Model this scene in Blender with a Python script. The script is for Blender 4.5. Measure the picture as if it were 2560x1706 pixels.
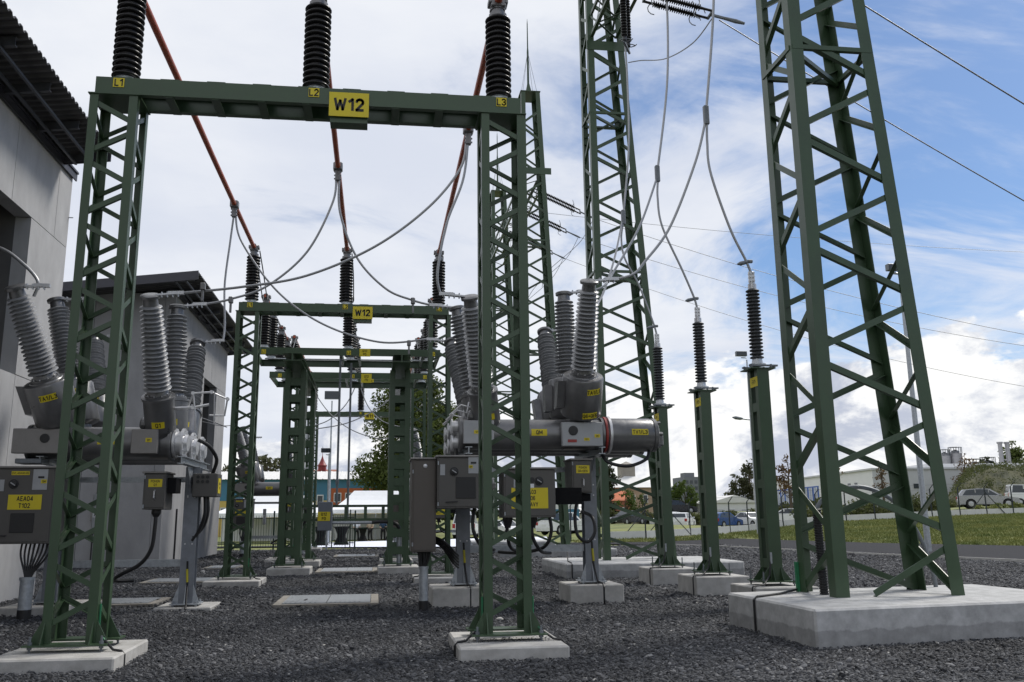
import bpy, bmesh, math, random
import numpy as np
from mathutils import Vector, Matrix
R = math.radians
S = bpy.context.scene
C = S.collection
for o in list(bpy.data.objects): bpy.data.objects.remove(o)

# ------------------------------------------------------------ camera
cd = bpy.data.cameras.new('camera'); cam = bpy.data.objects.new('camera', cd); C.objects.link(cam)
_yaw, _pit, _rol, _f = .1291, .205, -.0079, 2235.0853
fw = Vector((math.sin(_yaw)*math.cos(_pit), math.cos(_yaw)*math.cos(_pit), math.sin(_pit)))
rt = Vector((math.cos(_yaw), -math.sin(_yaw), 0)); up = rt.cross(fw)
r2 = rt*math.cos(_rol)+up*math.sin(_rol); u2 = up*math.cos(_rol)-rt*math.sin(_rol)
mw = Matrix((r2, u2, -fw)).transposed().to_4x4(); mw.translation = (0, 0, 1.5)
cam.matrix_world = mw
cd.sensor_width = 36; cd.lens = 36*_f/2560
cd.shift_x = 46.96/2560; cd.shift_y = -22.36/2560
cd.clip_end = 4000; cd.clip_start = .05
S.camera = cam
S.render.resolution_x = 1024; S.render.resolution_y = 682

# ------------------------------------------------------------ sky, sun, exposure
SUN_EL, SUN_AZ = 50, 62           # degrees; azimuth from +Y towards +X
w = bpy.data.worlds.new('World'); S.world = w; w.use_nodes = True
nt = w.node_tree; nt.nodes.clear()
def N(t, **k):
    n = nt.nodes.new(t)
    for a, b in k.items(): setattr(n, a, b)
    return n
def LK(a, b): nt.links.new(a, b)
def MA(op, a, b=None, c=None, clamp=False):
    n = N('ShaderNodeMath', operation=op, use_clamp=clamp)
    for i, q in enumerate((a, b, c)):
        if q is None: continue
        if isinstance(q, (int, float)): n.inputs[i].default_value = q
        else: LK(q, n.inputs[i])
    return n.outputs[0]
def SM(x, a, b, lo=0., hi=1.):
    n = N('ShaderNodeMapRange', interpolation_type='SMOOTHSTEP')
    LK(x, n.inputs[0])
    for i, q in enumerate((a, b, lo, hi)): n.inputs[i+1].default_value = q
    return n.outputs[0]
sky = N('ShaderNodeTexSky', sky_type='NISHITA', sun_disc=False, sun_elevation=R(SUN_EL), sun_rotation=R(SUN_AZ))
sky.air_density = 1.0; sky.dust_density = .6; sky.ozone_density = 2.2
tc = N('ShaderNodeTexCoord')
sx = N('ShaderNodeSeparateXYZ'); LK(tc.outputs['Generated'], sx.inputs[0])
zz = MA('ADD', MA('MAXIMUM', sx.outputs[2], 0.), .16)
cu = MA('DIVIDE', sx.outputs[0], zz); cv = MA('DIVIDE', sx.outputs[1], zz)
cb = N('ShaderNodeCombineXYZ'); LK(cu, cb.inputs[0]); LK(cv, cb.inputs[1])
def NZ(vec, scale, detail, rough, dist=0., off=(0, 0, 0), sc=(1, 1, 1)):
    m = N('ShaderNodeMapping'); LK(vec, m.inputs[0]); m.inputs['Location'].default_value = off; m.inputs['Scale'].default_value = sc
    n = N('ShaderNodeTexNoise'); LK(m.outputs[0], n.inputs['Vector'])
    n.inputs['Scale'].default_value = scale; n.inputs['Detail'].default_value = detail
    n.inputs['Roughness'].default_value = rough; n.inputs['Distortion'].default_value = dist
    return n.outputs['Fac']
# high thin layer, thick on the left, broken on the right
hi = NZ(cb.outputs[0], .95, 11, .62, .7, (3.1, 1.7, 0))
bias = MA('MULTIPLY_ADD', sx.outputs[0], -.45, .235)
a1 = SM(MA('ADD', hi, bias), .445, .665, .0, .97)
# cumulus bank low over the horizon
cm = NZ(tc.outputs['Generated'], 5.2, 12, .6, .25, (1.4, .6, .2), (1, 1, 1.9))
rise = MA('MULTIPLY_ADD', sx.outputs[0], .10, .115)
low = MA('SUBTRACT', rise, sx.outputs[2])
a2 = SM(MA('ADD', MA('MULTIPLY', low, 4.2), cm), .50, .56)
# brightness inside the clouds
s1 = NZ(cb.outputs[0], .9, 7, .55, .2, (7.3, 2.2, 0))
s2 = NZ(tc.outputs['Generated'], 7.5, 9, .62, .3, (4.4, 2.6, 1.2), (1, 1, 1.7))
def MX(f, a, b):
    n = N('ShaderNodeMix', data_type='RGBA'); LK(f, n.inputs[0])
    for i, q in ((6, a), (7, b)):
        if isinstance(q, tuple): n.inputs[i].default_value = q+(1,)
        else: LK(q, n.inputs[i])
    return n.outputs[2]
c1 = MX(SM(s1, .34, .66), (8.3, 8.8, 10.0), (10.8, 11.0, 11.4))
c2 = MX(SM(s2, .40, .56), (6.2, 6.7, 8.0), (12.2, 12.2, 12.1))
skc = N('ShaderNodeMix', data_type='RGBA', blend_type='MULTIPLY'); skc.inputs[0].default_value = 1
LK(sky.outputs[0], skc.inputs[6]); skc.inputs[7].default_value = (.92, 1.08, 1.26, 1)
wz = NZ(cb.outputs[0], 1.5, 10, .6, .9, (5.2, 8.1, 0), (.55, 1.35, 1))
a3 = SM(wz, .42, .66, 0., .85)
m0 = MX(a3, skc.outputs[2], (9.2, 9.6, 10.6))
m1 = MX(a1, m0, c1)
m2 = MX(a2, m1, c2)
bg = N('ShaderNodeBackground'); LK(m2, bg.inputs[0]); bg.inputs[1].default_value = .087
wo = N('ShaderNodeOutputWorld'); LK(bg.outputs[0], wo.inputs[0])

sl = bpy.data.lights.new('sun', 'SUN'); sl.energy = 3.3; sl.angle = R(13); sl.color = (1, .955, .88)
so = bpy.data.objects.new('sun', sl); C.objects.link(so)
sd = Vector((math.sin(R(SUN_AZ))*math.cos(R(SUN_EL)), math.cos(R(SUN_AZ))*math.cos(R(SUN_EL)), math.sin(R(SUN_EL))))
so.rotation_euler = sd.to_track_quat('Z', 'Y').to_euler()
so.location = (20, 20, 40)
S.view_settings.view_transform = 'Standard'; S.view_settings.look = 'None'
S.view_settings.gamma = 1; S.view_settings.use_curve_mapping = False
S.view_settings.exposure = 0
S.render.engine = 'CYCLES'
S.cycles.max_bounces = 6; S.cycles.transparent_max_bounces = 6

# ------------------------------------------------------------ materials
MATS = {}
def mat(name, col, rough=.6, metal=0., var=.15, scale=8., bump=0., bscale=40., col2=None, spec=.5, alpha=None, coords='Object', detail=5, streak=False):
    m = bpy.data.materials.new(name); m.use_nodes = True
    t = m.node_tree; b = t.nodes['Principled BSDF']
    b.inputs['Roughness'].default_value = rough; b.inputs['Metallic'].default_value = metal
    b.inputs['Specular IOR Level'].default_value = spec
    co = t.nodes.new('ShaderNodeTexCoord')
    mp = t.nodes.new('ShaderNodeMapping'); t.links.new(co.outputs[coords], mp.inputs[0])
    if streak: mp.inputs['Scale'].default_value = (1, 1, .12)
    n = t.nodes.new('ShaderNodeTexNoise'); n.inputs['Scale'].default_value = scale; n.inputs['Detail'].default_value = detail
    n.inputs['Roughness'].default_value = .62
    t.links.new(mp.outputs[0], n.inputs['Vector'])
    r = t.nodes.new('ShaderNodeValToRGB')
    c1 = tuple(max(0, c*(1-var)) for c in col); c2 = col2 or tuple(min(1, c*(1+var)) for c in col)
    r.color_ramp.elements[0].position = .3; r.color_ramp.elements[1].position = .7
    r.color_ramp.elements[0].color = c1+(1,); r.color_ramp.elements[1].color = c2+(1,)
    t.links.new(n.outputs['Fac'], r.inputs[0]); t.links.new(r.outputs[0], b.inputs['Base Color'])
    rr = t.nodes.new('ShaderNodeMapRange'); t.links.new(n.outputs['Fac'], rr.inputs[0])
    rr.inputs[1].default_value = .25; rr.inputs[2].default_value = .75
    rr.inputs[3].default_value = max(.03, rough-.1); rr.inputs[4].default_value = min(1, rough+.1)
    t.links.new(rr.outputs[0], b.inputs['Roughness'])
    if bump:
        n2 = t.nodes.new('ShaderNodeTexNoise'); n2.inputs['Scale'].default_value = bscale; n2.inputs['Detail'].default_value = 6
        t.links.new(co.outputs[coords], n2.inputs['Vector'])
        bp = t.nodes.new('ShaderNodeBump'); bp.inputs['Strength'].default_value = bump; bp.inputs['Distance'].default_value = .02
        t.links.new(n2.outputs['Fac'], bp.inputs['Height']); t.links.new(bp.outputs[0], b.inputs['Normal'])
    MATS[name] = m
    return m
mat('green', (.037, .070, .034), .38, 0, .2, 1.6, .03, 120, detail=8)
mat('green_dark', (.045, .085, .05), .5, 0, .12, 3)
mat('galv', (.36, .385, .41), .42, .55, .22, 14)
mat('galv_dark', (.16, .175, .19), .5, .3, .2, 9)
mat('zinc', (.5, .52, .54), .45, .5, .2, 20)
mat('alu', (.50, .505, .52), .38, .75, .12, 6, .02, 60)
mat('alu_paint', (.165, .165, .168), .34, .55, .14, 5, .03, 40)
mat('alu_bright', (.62, .62, .63), .4, .6, .12, 12)
mat('porcelain', (.235, .24, .25), .33, 0, .12, 6)
mat('brown_glaze', (.010, .009, .0095), .30, 0, .25, 9, spec=.32)
mat('arrester', (.045, .048, .052), .5, 0, .2, 9)
mat('red_tube', (.36, .062, .02), .42, 0, .14, 5)
mat('red_ring', (.28, .03, .025), .5)
mat('cable', (.33, .335, .345), .45, .55, .15, 30)
mat('cable_dark', (.13, .135, .14), .5, .4, .2, 30)
mat('black', (.012, .012, .013), .5, 0, .3, 20)
mat('black_matt', (.012, .012, .013), .85, 0, .3, 20, spec=.1)
mat('cab', (.082, .078, .072), .5, .1, .10, 2.5, .02, 60)
mat('cab_side', (.088, .076, .066), .5, .1, .10, 2.5, .02, 60)
mat('cab_cap', (.22, .21, .2), .45, .2, .1, 4)
mat('panel', (.33, .34, .35), .5, .1, .08, 6)
mat('boxgrey', (.13, .145, .17), .5, .1, .1, 5)
mat('yellow', (.62, .50, .015), .55, 0, .05, 6)
mat('ink', (.012, .011, .010), .6)
mat('white', (.72, .73, .74), .6, 0, .05, 3)
mat('tent', (.82, .83, .85), .7, 0, .04, 2)
mat('carpet', (.68, .71, .80), .8, 0, .05, 1.5)
mat('copper_green', (.02, .16, .07), .5)
mat('earth_tape', (.48, .42, .03), .6)
mat('roof_sheet', (.062, .060, .062), .5, .25, .2, 3)
mat('roof_sheet_back', (.042, .042, .047), .55, .2, .2, 3)
mat('purlin', (.06, .062, .07), .5, .3, .2, 6)
mat('flash', (.045, .045, .055), .45, .3, .2, 5)
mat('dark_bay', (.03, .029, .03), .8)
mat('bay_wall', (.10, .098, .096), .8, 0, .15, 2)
mat('glass', (.03, .04, .05), .08, 0, .2, 3)
mat('tyre', (.018, .018, .018), .8)
mat('rim', (.45, .46, .48), .35, .7)
mat('carwhite', (.72, .73, .75), .28, 0, .02, 2)
mat('carblue', (.025, .07, .22), .28, 0, .05, 2)
mat('cardark', (.03, .032, .038), .28, .2, .05, 2)
mat('carsilver', (.33, .335, .345), .28, .5, .05, 2)
mat('carred', (.25, .02, .02), .3)
mat('lamp_red', (.35, .02, .02), .3)
mat('lamp_clear', (.7, .72, .75), .15)
mat('bark', (.09, .07, .05), .9, 0, .3, 8, .3, 20)
mat('hall_blue', (.045, .17, .27), .6, 0, .06, 1)
mat('hall_yellow', (.55, .40, .11), .7, 0, .06, 1)
mat('hall_orange', (.40, .10, .03), .7, 0, .06, 1)
mat('hall_roof', (.66, .655, .64), .6, 0, .05, 1)
mat('hall_white', (.72, .725, .73), .65, 0, .04, .6)
mat('hall_grey', (.50, .51, .52), .65, 0, .05, .6)
mat('win_blue', (.02, .09, .36), .5)
mat('win_dark', (.05, .06, .07), .25)
mat('win_light', (.55, .57, .58), .4, 0, .2, .5)
mat('tan', (.40, .30, .22), .85, 0, .1, 1.2)
mat('tan_dark', (.28, .26, .23), .85, 0, .1, 1.2)
mat('block_grey', (.17, .18, .195), .85, 0, .15, .6)
mat('brick', (.28, .11, .07), .85, 0, .2, 3)
mat('spire_red', (.20, .018, .02), .5, 0, .2, 2)
mat('tank', (.28, .28, .29), .4, .4, .1, 2)
mat('rubble', (.40, .33, .28), .95, 0, .35, 2, .6, 6)
mat('fence_green', (.012, .035, .028), .5)
mat('fence_dark', (.012, .02, .026), .5)
mat('wall_white', (.62, .62, .61), .8, 0, .08, 1.5)
mat('grating', (.25, .265, .28), .5, .3, .15, 6)
mat('shirt', (.70, .72, .78), .8); mat('trousers', (.015, .015, .02), .9); mat('skin', (.42, .25, .17), .55)
mat('navy', (.02, .05, .10), .85); mat('beige', (.45, .36, .27), .85); mat('hair', (.03, .02, .015), .7)

def concrete(name, c1, c2, seam=False, tide=False):
    m = bpy.data.materials.new(name); m.use_nodes = True; t = m.node_tree; b = t.nodes['Principled BSDF']
    b.inputs['Roughness'].default_value = .88; b.inputs['Specular IOR Level'].default_value = .3
    co = t.nodes.new('ShaderNodeTexCoord')
    def nz(s, d, r=.6, sc=(1, 1, 1)):
        mp = t.nodes.new('ShaderNodeMapping'); mp.inputs['Scale'].default_value = sc; t.links.new(co.outputs['Object'], mp.inputs[0])
        n = t.nodes.new('ShaderNodeTexNoise'); n.inputs['Scale'].default_value = s; n.inputs['Detail'].default_value = d; n.inputs['Roughness'].default_value = r
        t.links.new(mp.outputs[0], n.inputs['Vector']); return n.outputs['Fac']
    r = t.nodes.new('ShaderNodeValToRGB'); r.color_ramp.elements[0].position = .3; r.color_ramp.elements[1].position = .72
    r.color_ramp.elements[0].color = c1+(1,); r.color_ramp.elements[1].color = c2+(1,)
    t.links.new(nz(1.6 if seam else 5, 9, .65, (1, 1, .5) if seam else (1, 1, 1)), r.inputs[0])
    sp = t.nodes.new('ShaderNodeMapRange'); t.links.new(nz(38, 3), sp.inputs[0])
    sp.inputs[1].default_value = .66; sp.inputs[2].default_value = .76; sp.inputs[3].default_value = 1; sp.inputs[4].default_value = .72
    mu = t.nodes.new('ShaderNodeMix'); mu.data_type = 'RGBA'; mu.blend_type = 'MULTIPLY'; mu.inputs[0].default_value = 1
    t.links.new(r.outputs[0], mu.inputs[6]); t.links.new(sp.outputs[0], mu.inputs[7])
    out = mu.outputs[2]
    if tide:      # cast joint with a rough darker lift line
        s = t.nodes.new('ShaderNodeSeparateXYZ'); t.links.new(co.outputs['Object'], s.inputs[0])
        ad = t.nodes.new('ShaderNodeMath'); ad.operation = 'MULTIPLY_ADD'; t.links.new(nz(3.5, 6), ad.inputs[0]); ad.inputs[1].default_value = .16; t.links.new(s.outputs[2], ad.inputs[2])
        mr = t.nodes.new('ShaderNodeMapRange'); t.links.new(ad.outputs[0], mr.inputs[0])
        mr.inputs[1].default_value = .265; mr.inputs[2].default_value = .285; mr.inputs[3].default_value = .70; mr.inputs[4].default_value = 1.
        m3 = t.nodes.new('ShaderNodeMix'); m3.data_type = 'RGBA'; m3.blend_type = 'MULTIPLY'; m3.inputs[0].default_value = 1
        t.links.new(out, m3.inputs[6]); t.links.new(mr.outputs[0], m3.inputs[7]); out = m3.outputs[2]
    t.links.new(out, b.inputs['Base Color'])
    bp = t.nodes.new('ShaderNodeBump'); bp.inputs['Strength'].default_value = .35; bp.inputs['Distance'].default_value = .01
    t.links.new(nz(60, 8, .7), bp.inputs['Height']); t.links.new(bp.outputs[0], b.inputs['Normal'])
    MATS[name] = m
concrete('concrete', (.33, .32, .30), (.50, .49, .47))
concrete('pit_rim', (.20, .185, .16), (.30, .28, .25))
concrete('concrete_big', (.30, .30, .295), (.52, .52, .515), tide=True)
concrete('concrete_wall', (.32, .32, .325), (.44, .44, .445), seam=True)
concrete('render_wall', (.24, .24, .245), (.32, .32, .325), seam=True)

def gravel_mat(name, island):
    m = bpy.data.materials.new(name); m.use_nodes = True; t = m.node_tree; b = t.nodes['Principled BSDF']
    b.inputs['Roughness'].default_value = .8; b.inputs['Specular IOR Level'].default_value = .35
    co = t.nodes.new('ShaderNodeTexCoord')
    r = t.nodes.new('ShaderNodeValToRGB'); e = r.color_ramp.elements
    k = 1.08 if island else .72
    e[0].position = 0; e[0].color = (.021*k, .022*k, .0255*k, 1); e[1].position = 1; e[1].color = (.16*k, .16*k, .165*k, 1)
    x = e.new(.45); x.color = (.045*k, .047*k, .053*k, 1); x = e.new(.86); x.color = (.078*k, .081*k, .088*k, 1)
    big = t.nodes.new('ShaderNodeTexNoise'); big.inputs['Scale'].default_value = .35; big.inputs['Detail'].default_value = 6
    t.links.new(co.outputs['Object'], big.inputs['Vector'])
    if island:
        g = t.nodes.new('ShaderNodeNewGeometry'); src = g.outputs['Random Per Island']
    else:
        v = t.nodes.new('ShaderNodeTexVoronoi'); v.inputs['Scale'].default_value = 26; t.links.new(co.outputs['Object'], v.inputs['Vector'])
        s = t.nodes.new('ShaderNodeSeparateColor'); t.links.new(v.outputs['Color'], s.inputs[0]); src = s.outputs[0]
        bp = t.nodes.new('ShaderNodeBump'); bp.inputs['Strength'].default_value = .9; bp.inputs['Distance'].default_value = .03; bp.invert = True
        t.links.new(v.outputs['Distance'], bp.inputs['Height']); t.links.new(bp.outputs[0], b.inputs['Normal'])
    t.links.new(src, r.inputs[0])
    mr = t.nodes.new('ShaderNodeMapRange'); t.links.new(big.outputs['Fac'], mr.inputs[0])
    mr.inputs[1].default_value = .3; mr.inputs[2].default_value = .7; mr.inputs[3].default_value = .68; mr.inputs[4].default_value = 1.32
    mu = t.nodes.new('ShaderNodeMix'); mu.data_type = 'RGBA'; mu.blend_type = 'MULTIPLY'; mu.inputs[0].default_value = 1
    t.links.new(r.outputs[0], mu.inputs[6]); t.links.new(mr.outputs[0], mu.inputs[7]); t.links.new(mu.outputs[2], b.inputs['Base Color'])
    MATS[name] = m
gravel_mat('gravel', False); gravel_mat('gravel_stone', True)
mat('asphalt', (.024, .024, .027), .9, 0, .35, .5, .25, 160, detail=9, spec=.15)
mat('grass', (.115, .165, .035), .9, 0, .4, .45, .5, 9, detail=10, col2=(.215, .22, .065))
mat('grass_blade', (.125, .19, .035), .8, 0, .35, .5, col2=(.26, .26, .08))
mat('hill_grass', (.035, .052, .016), .9, 0, .45, .5, .5, 4, detail=10, col2=(.10, .095, .04))
def leaf_mat(name, c, c2):
    m = mat(name, c, .65, 0, .35, .9, col2=c2)
    t = m.node_tree; p = t.nodes['Principled BSDF']; p.inputs['Specular IOR Level'].default_value = .25
    tr = t.nodes.new('ShaderNodeBsdfTranslucent'); mx = t.nodes.new('ShaderNodeMixShader'); mx.inputs[0].default_value = .4
    t.links.new(p.inputs['Base Color'].links[0].from_socket, tr.inputs[0]); t.links.new(p.outputs[0], mx.inputs[1]); t.links.new(tr.outputs[0], mx.inputs[2])
    t.links.new(mx.outputs[0], t.nodes['Material Output'].inputs[0])
leaf_mat('leaf', (.055, .085, .018), (.13, .165, .04))
leaf_mat('weeds', (.06, .085, .025), (.12, .13, .05))
leaf_mat('leaf_dark', (.016, .026, .010), (.04, .052, .02))
leaf_mat('leaf_bright', (.05, .085, .012), (.10, .15, .03))
leaf_mat('leaf_rust', (.085, .05, .018), (.16, .10, .04))
leaf_mat('leaf_grey', (.055, .062, .03), (.11, .115, .055))

# ------------------------------------------------------------ mesh collector
V = Vector
class MB:
    def __init__(s): s.v = []; s.f = []
    def add(s, vs, fs):
        k = len(s.v); s.v += [tuple(q) for q in vs]; s.f += [tuple(i+k for i in q) for q in fs]; return s
    def box(s, x0, x1, y0, y1, z0, z1):
        return s.add([(x0,y0,z0),(x1,y0,z0),(x1,y1,z0),(x0,y1,z0),(x0,y0,z1),(x1,y0,z1),(x1,y1,z1),(x0,y1,z1)],
                     [(0,3,2,1),(4,5,6,7),(0,1,5,4),(1,2,6,5),(2,3,7,6),(3,0,4,7)])
    def cbox(s, x0, x1, y0, y1, z0, z1, b=.01):
        bm = bmesh.new(); bmesh.ops.create_cube(bm, size=1)
        for v in bm.verts: v.co = V(((x0+x1)/2+v.co.x*(x1-x0), (y0+y1)/2+v.co.y*(y1-y0), (z0+z1)/2+v.co.z*(z1-z0)))
        bmesh.ops.bevel(bm, geom=bm.edges[:], offset=b, segments=1, affect='EDGES')
        bm.verts.index_update()
        s.add([v.co[:] for v in bm.verts], [[v.index for v in f.verts] for f in bm.faces]); bm.free(); return s
    def prism(s, prof, p0, p1, u, v):          # closed profile in (u,v), swept p0 -> p1
        p0, p1, u, v = V(p0), V(p1), V(u), V(v); n = len(prof)
        a = [p0+u*x+v*y for x, y in prof]; b = [p1+u*x+v*y for x, y in prof]
        fs = [(i, (i+1) % n, n+(i+1) % n, n+i) for i in range(n)]
        d = (p1-p0).dot(u.cross(v))
        area = sum(prof[i][0]*prof[(i+1) % n][1]-prof[(i+1) % n][0]*prof[i][1] for i in range(n))
        fs += [tuple(range(n-1, -1, -1)), tuple(range(n, 2*n))]
        if d*area < 0: fs = [tuple(reversed(q)) for q in fs]
        return s.add(a+b, fs)
    def ang(s, p0, p1, u, v, a=.1, t=.01, b=None):
        b = b or a
        return s.prism([(0,0),(a,0),(a,t),(t,t),(t,b),(0,b)], p0, p1, u, v)
    def bar(s, p0, p1, w, h, side=None):
        p0, p1 = V(p0), V(p1); d = (p1-p0).normalized()
        u = V(side) if side else (V((0,0,1)).cross(d) if abs(d.z) < .95 else V((1,0,0)))
        u = (u-d*u.dot(d)).normalized(); v = d.cross(u)
        return s.prism([(-w/2,-h/2),(w/2,-h/2),(w/2,h/2),(-w/2,h/2)], p0, p1, u, v)
    def tube(s, pts, r, n=8, cap=True):
        pts = [V(p) for p in pts]; m = len(pts); rs = r if isinstance(r, (list, tuple)) else [r]*m
        ts = [(pts[min(i+1, m-1)]-pts[max(i-1, 0)]).normalized() for i in range(m)]
        u = ts[0].orthogonal().normalized(); vs = []
        for i in range(m):
            u = (u-ts[i]*u.dot(ts[i])).normalized(); v = ts[i].cross(u)
            for j in range(n):
                a = 2*math.pi*j/n; vs.append(pts[i]+(u*math.cos(a)+v*math.sin(a))*rs[i])
        fs = [(i*n+j, i*n+(j+1) % n, (i+1)*n+(j+1) % n, (i+1)*n+j) for i in range(m-1) for j in range(n)]
        if cap: fs += [tuple(range(n-1, -1, -1)), tuple(range((m-1)*n, m*n))]
        return s.add(vs, fs)
    def lathe(s, p0, axis, prof, n=16):        # prof: (radius, height along axis)
        p0 = V(p0); ax = V(axis).normalized(); u = ax.orthogonal().normalized(); v = ax.cross(u); vs = []
        for r, h in prof:
            for j in range(n):
                a = 2*math.pi*j/n; vs.append(p0+ax*h+(u*math.cos(a)+v*math.sin(a))*r)
        m = len(prof)
        fs = [(i*n+j, i*n+(j+1) % n, (i+1)*n+(j+1) % n, (i+1)*n+j) for i in range(m-1) for j in range(n)]
        fs += [tuple(range(n-1, -1, -1)), tuple(range((m-1)*n, m*n))]
        return s.add(vs, fs)
    def quad(s, a, b, c, d): return s.add([a, b, c, d], [(0, 1, 2, 3)])
    def mesh(s, name, m, smooth=None):
        me = bpy.data.meshes.new(name); me.from_pydata(s.v, [], s.f); me.validate()
        if m: me.materials.append(MATS[m])
        if smooth:
            me.polygons.foreach_set('use_smooth', [True]*len(me.polygons)); me.set_sharp_from_angle(angle=R(smooth))
        me.update(); return me
    def build(s, name, m, parent=None, smooth=None, loc=None):
        return obj(name, s.mesh(name, m, smooth), parent, loc)
def obj(name, me, parent=None, loc=None, rot=None):
    o = bpy.data.objects.new(name, me); C.objects.link(o)
    if parent: o.parent = parent
    if loc: o.location = loc
    if rot: o.rotation_euler = rot
    return o
def tag(o, label=None, cat=None, group=None, kind=None):
    if label: o['label'] = label
    if cat: o['category'] = cat
    if group: o['group'] = group
    if kind: o['kind'] = kind
    return o
def thing(name, label, cat, loc=(0, 0, 0), group=None, rz=0):
    o = bpy.data.objects.new(name, None); C.objects.link(o); o.empty_display_size = .2
    o.location = loc; o.rotation_euler = (0, 0, rz)
    return tag(o, label, cat, group)
KIDS = {}
def kids(o):
    return [c for c in C.objects if c.parent == o]
def copy_tree(o, parent=None, tree=None):
    if tree is None:
        tree = {}
        for q in C.objects:
            if q.parent: tree.setdefault(q.parent.name, []).append(q)
    c = o.copy(); C.objects.link(c); c.parent = parent
    for ch in tree.get(o.name, []): copy_tree(ch, c, tree)
    return c
_tx = {}
def _arc(cx, cy, rx, ry, a0, a1, n=8):
    return [(cx+rx*math.cos(R(a0+(a1-a0)*i/n)), cy+ry*math.sin(R(a0+(a1-a0)*i/n))) for i in range(n+1)]
_O = _arc(.25, .72, .25, .28, 0, 180)+_arc(.25, .28, .25, .28, 180, 360)+[(.5, .72)]
GLY = {'W': (.8, [[(0,1),(.19,0),(.4,.85),(.61,0),(.8,1)]]), '1': (.26, [[(0,.78),(.26,1),(.26,0)]]), '2': (.5, [_arc(.25,.74,.25,.26,170,-30)+[(0,0),(.5,0)]]),
 '3': (.5, [_arc(.24,.75,.24,.25,160,-90)[0:]+_arc(.24,.26,.26,.26,90,-160)]), '4': (.54, [[(.4,0),(.4,1),(0,.27),(.54,.27)]]), '0': (.5, [_O]), 'O': (.5, [_O]),
 '6': (.5, [_arc(.26,.72,.25,.28,30,180)+[(.0,.3)]+_arc(.25,.3,.25,.3,180,540)]), 'L': (.44, [[(0,1),(0,0),(.44,0)]]), 'A': (.58, [[(0,0),(.29,1),(.58,0)],[(.11,.3),(.47,.3)]]),
 'E': (.44, [[(.44,1),(0,1),(0,0),(.44,0)],[(0,.52),(.38,.52)]]), 'T': (.5, [[(0,1),(.5,1)],[(.25,1),(.25,0)]]), 'Q': (.5, [_O,[(.3,.2),(.52,-.06)]]), 'M': (.66, [[(0,0),(0,1),(.33,.2),(.66,1),(.66,0)]]),
 'V': (.56, [[(0,1),(.28,0),(.56,1)]]), 'F': (.42, [[(.42,1),(0,1),(0,0)],[(0,.5),(.36,.5)]]), 'S': (.48, [_arc(.24,.75,.24,.25,30,270)+_arc(.24,.25,.24,.25,90,-150)]), 'I': (0, [[(0,1),(0,0)]]),
 'Y': (.54, [[(0,1),(.27,.45),(.54,1)],[(.27,.45),(.27,0)]]), 'P': (.46, [[(0,0),(0,1),(.22,1)]+_arc(.22,.74,.24,.26,90,-90)+[(0,.48)]]), 'D': (.48, [[(0,0),(0,1),(.2,1)]+_arc(.2,.5,.28,.5,90,-90)+[(0,0)]]),
 'H': (.48, [[(0,0),(0,1)],[(.48,0),(.48,1)],[(0,.5),(.48,.5)]]), 'N': (.5, [[(0,0),(0,1),(.5,0),(.5,1)]]), '/': (.3, [[(0,-.05),(.3,1.05)]]), '+': (.44, [[(.22,.2),(.22,.75)],[(0,.48),(.44,.48)]]), '-': (.24, [[(0,.45),(.24,.45)]])}
def text_data(txt, h, sx=.86, bold=.02):
    """bold condensed sign lettering drawn as flat strokes, centred on the origin"""
    k = (txt, h, sx, bold)
    if k in _tx: return _tx[k]
    st = .135+bold*1.4; vs = []; fs = []; lines = txt.split('\n'); lh = 1.42
    for li, ln in enumerate(lines):
        W_ = sum((.26 if c == ' ' else GLY[c][0]+st+.11) for c in ln)-.11; x = -W_/2; y0 = (len(lines)-1)*lh/2-li*lh-.5
        for c in ln:
            if c == ' ': x += .26; continue
            w_, pl_ = GLY[c]
            for p in pl_:
                for i in range(len(p)-1):
                    a = V((p[i][0], p[i][1]*(1-st)+st/2)); b = V((p[i+1][0], p[i+1][1]*(1-st)+st/2)); d = b-a
                    if d.length < 1e-6: continue
                    d.normalize(); n = V((-d.y, d.x))*st/2; e = d*st*.32; q = len(vs)
                    for r_ in (a-e-n, b+e-n, b+e+n, a-e+n): vs.append(((x+st/2+r_.x)*h*sx*1.1, (y0+r_.y)*h))
                    fs.append((q, q+1, q+2, q+3))
            x += w_+st+.11
    _tx[k] = (vs, fs); return _tx[k]
def sign(parent, txt, c, w, h, th, name='sign', rx=V((1,0,0)), uz=V((0,0,1)), sub=None, m='yellow', sx=.86, bold=.02, ink='ink', t=.006):
    """flat plate facing rx x uz, with raised lettering"""
    rx, uz = V(rx), V(uz); nrm = rx.cross(uz); c = V(c)
    b = MB(); b.prism([(-w/2,-h/2),(w/2,-h/2),(w/2,h/2),(-w/2,h/2)], c, c+nrm*t, rx, uz)
    p = b.build(name, m, parent)
    if txt:
        vs, fs = text_data(txt, th, sx, bold)
        l = MB(); l.add([c+nrm*(t+.002)+rx*a+uz*q for a, q in vs], fs); l.build('lettering', ink, p)
    return p
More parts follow.
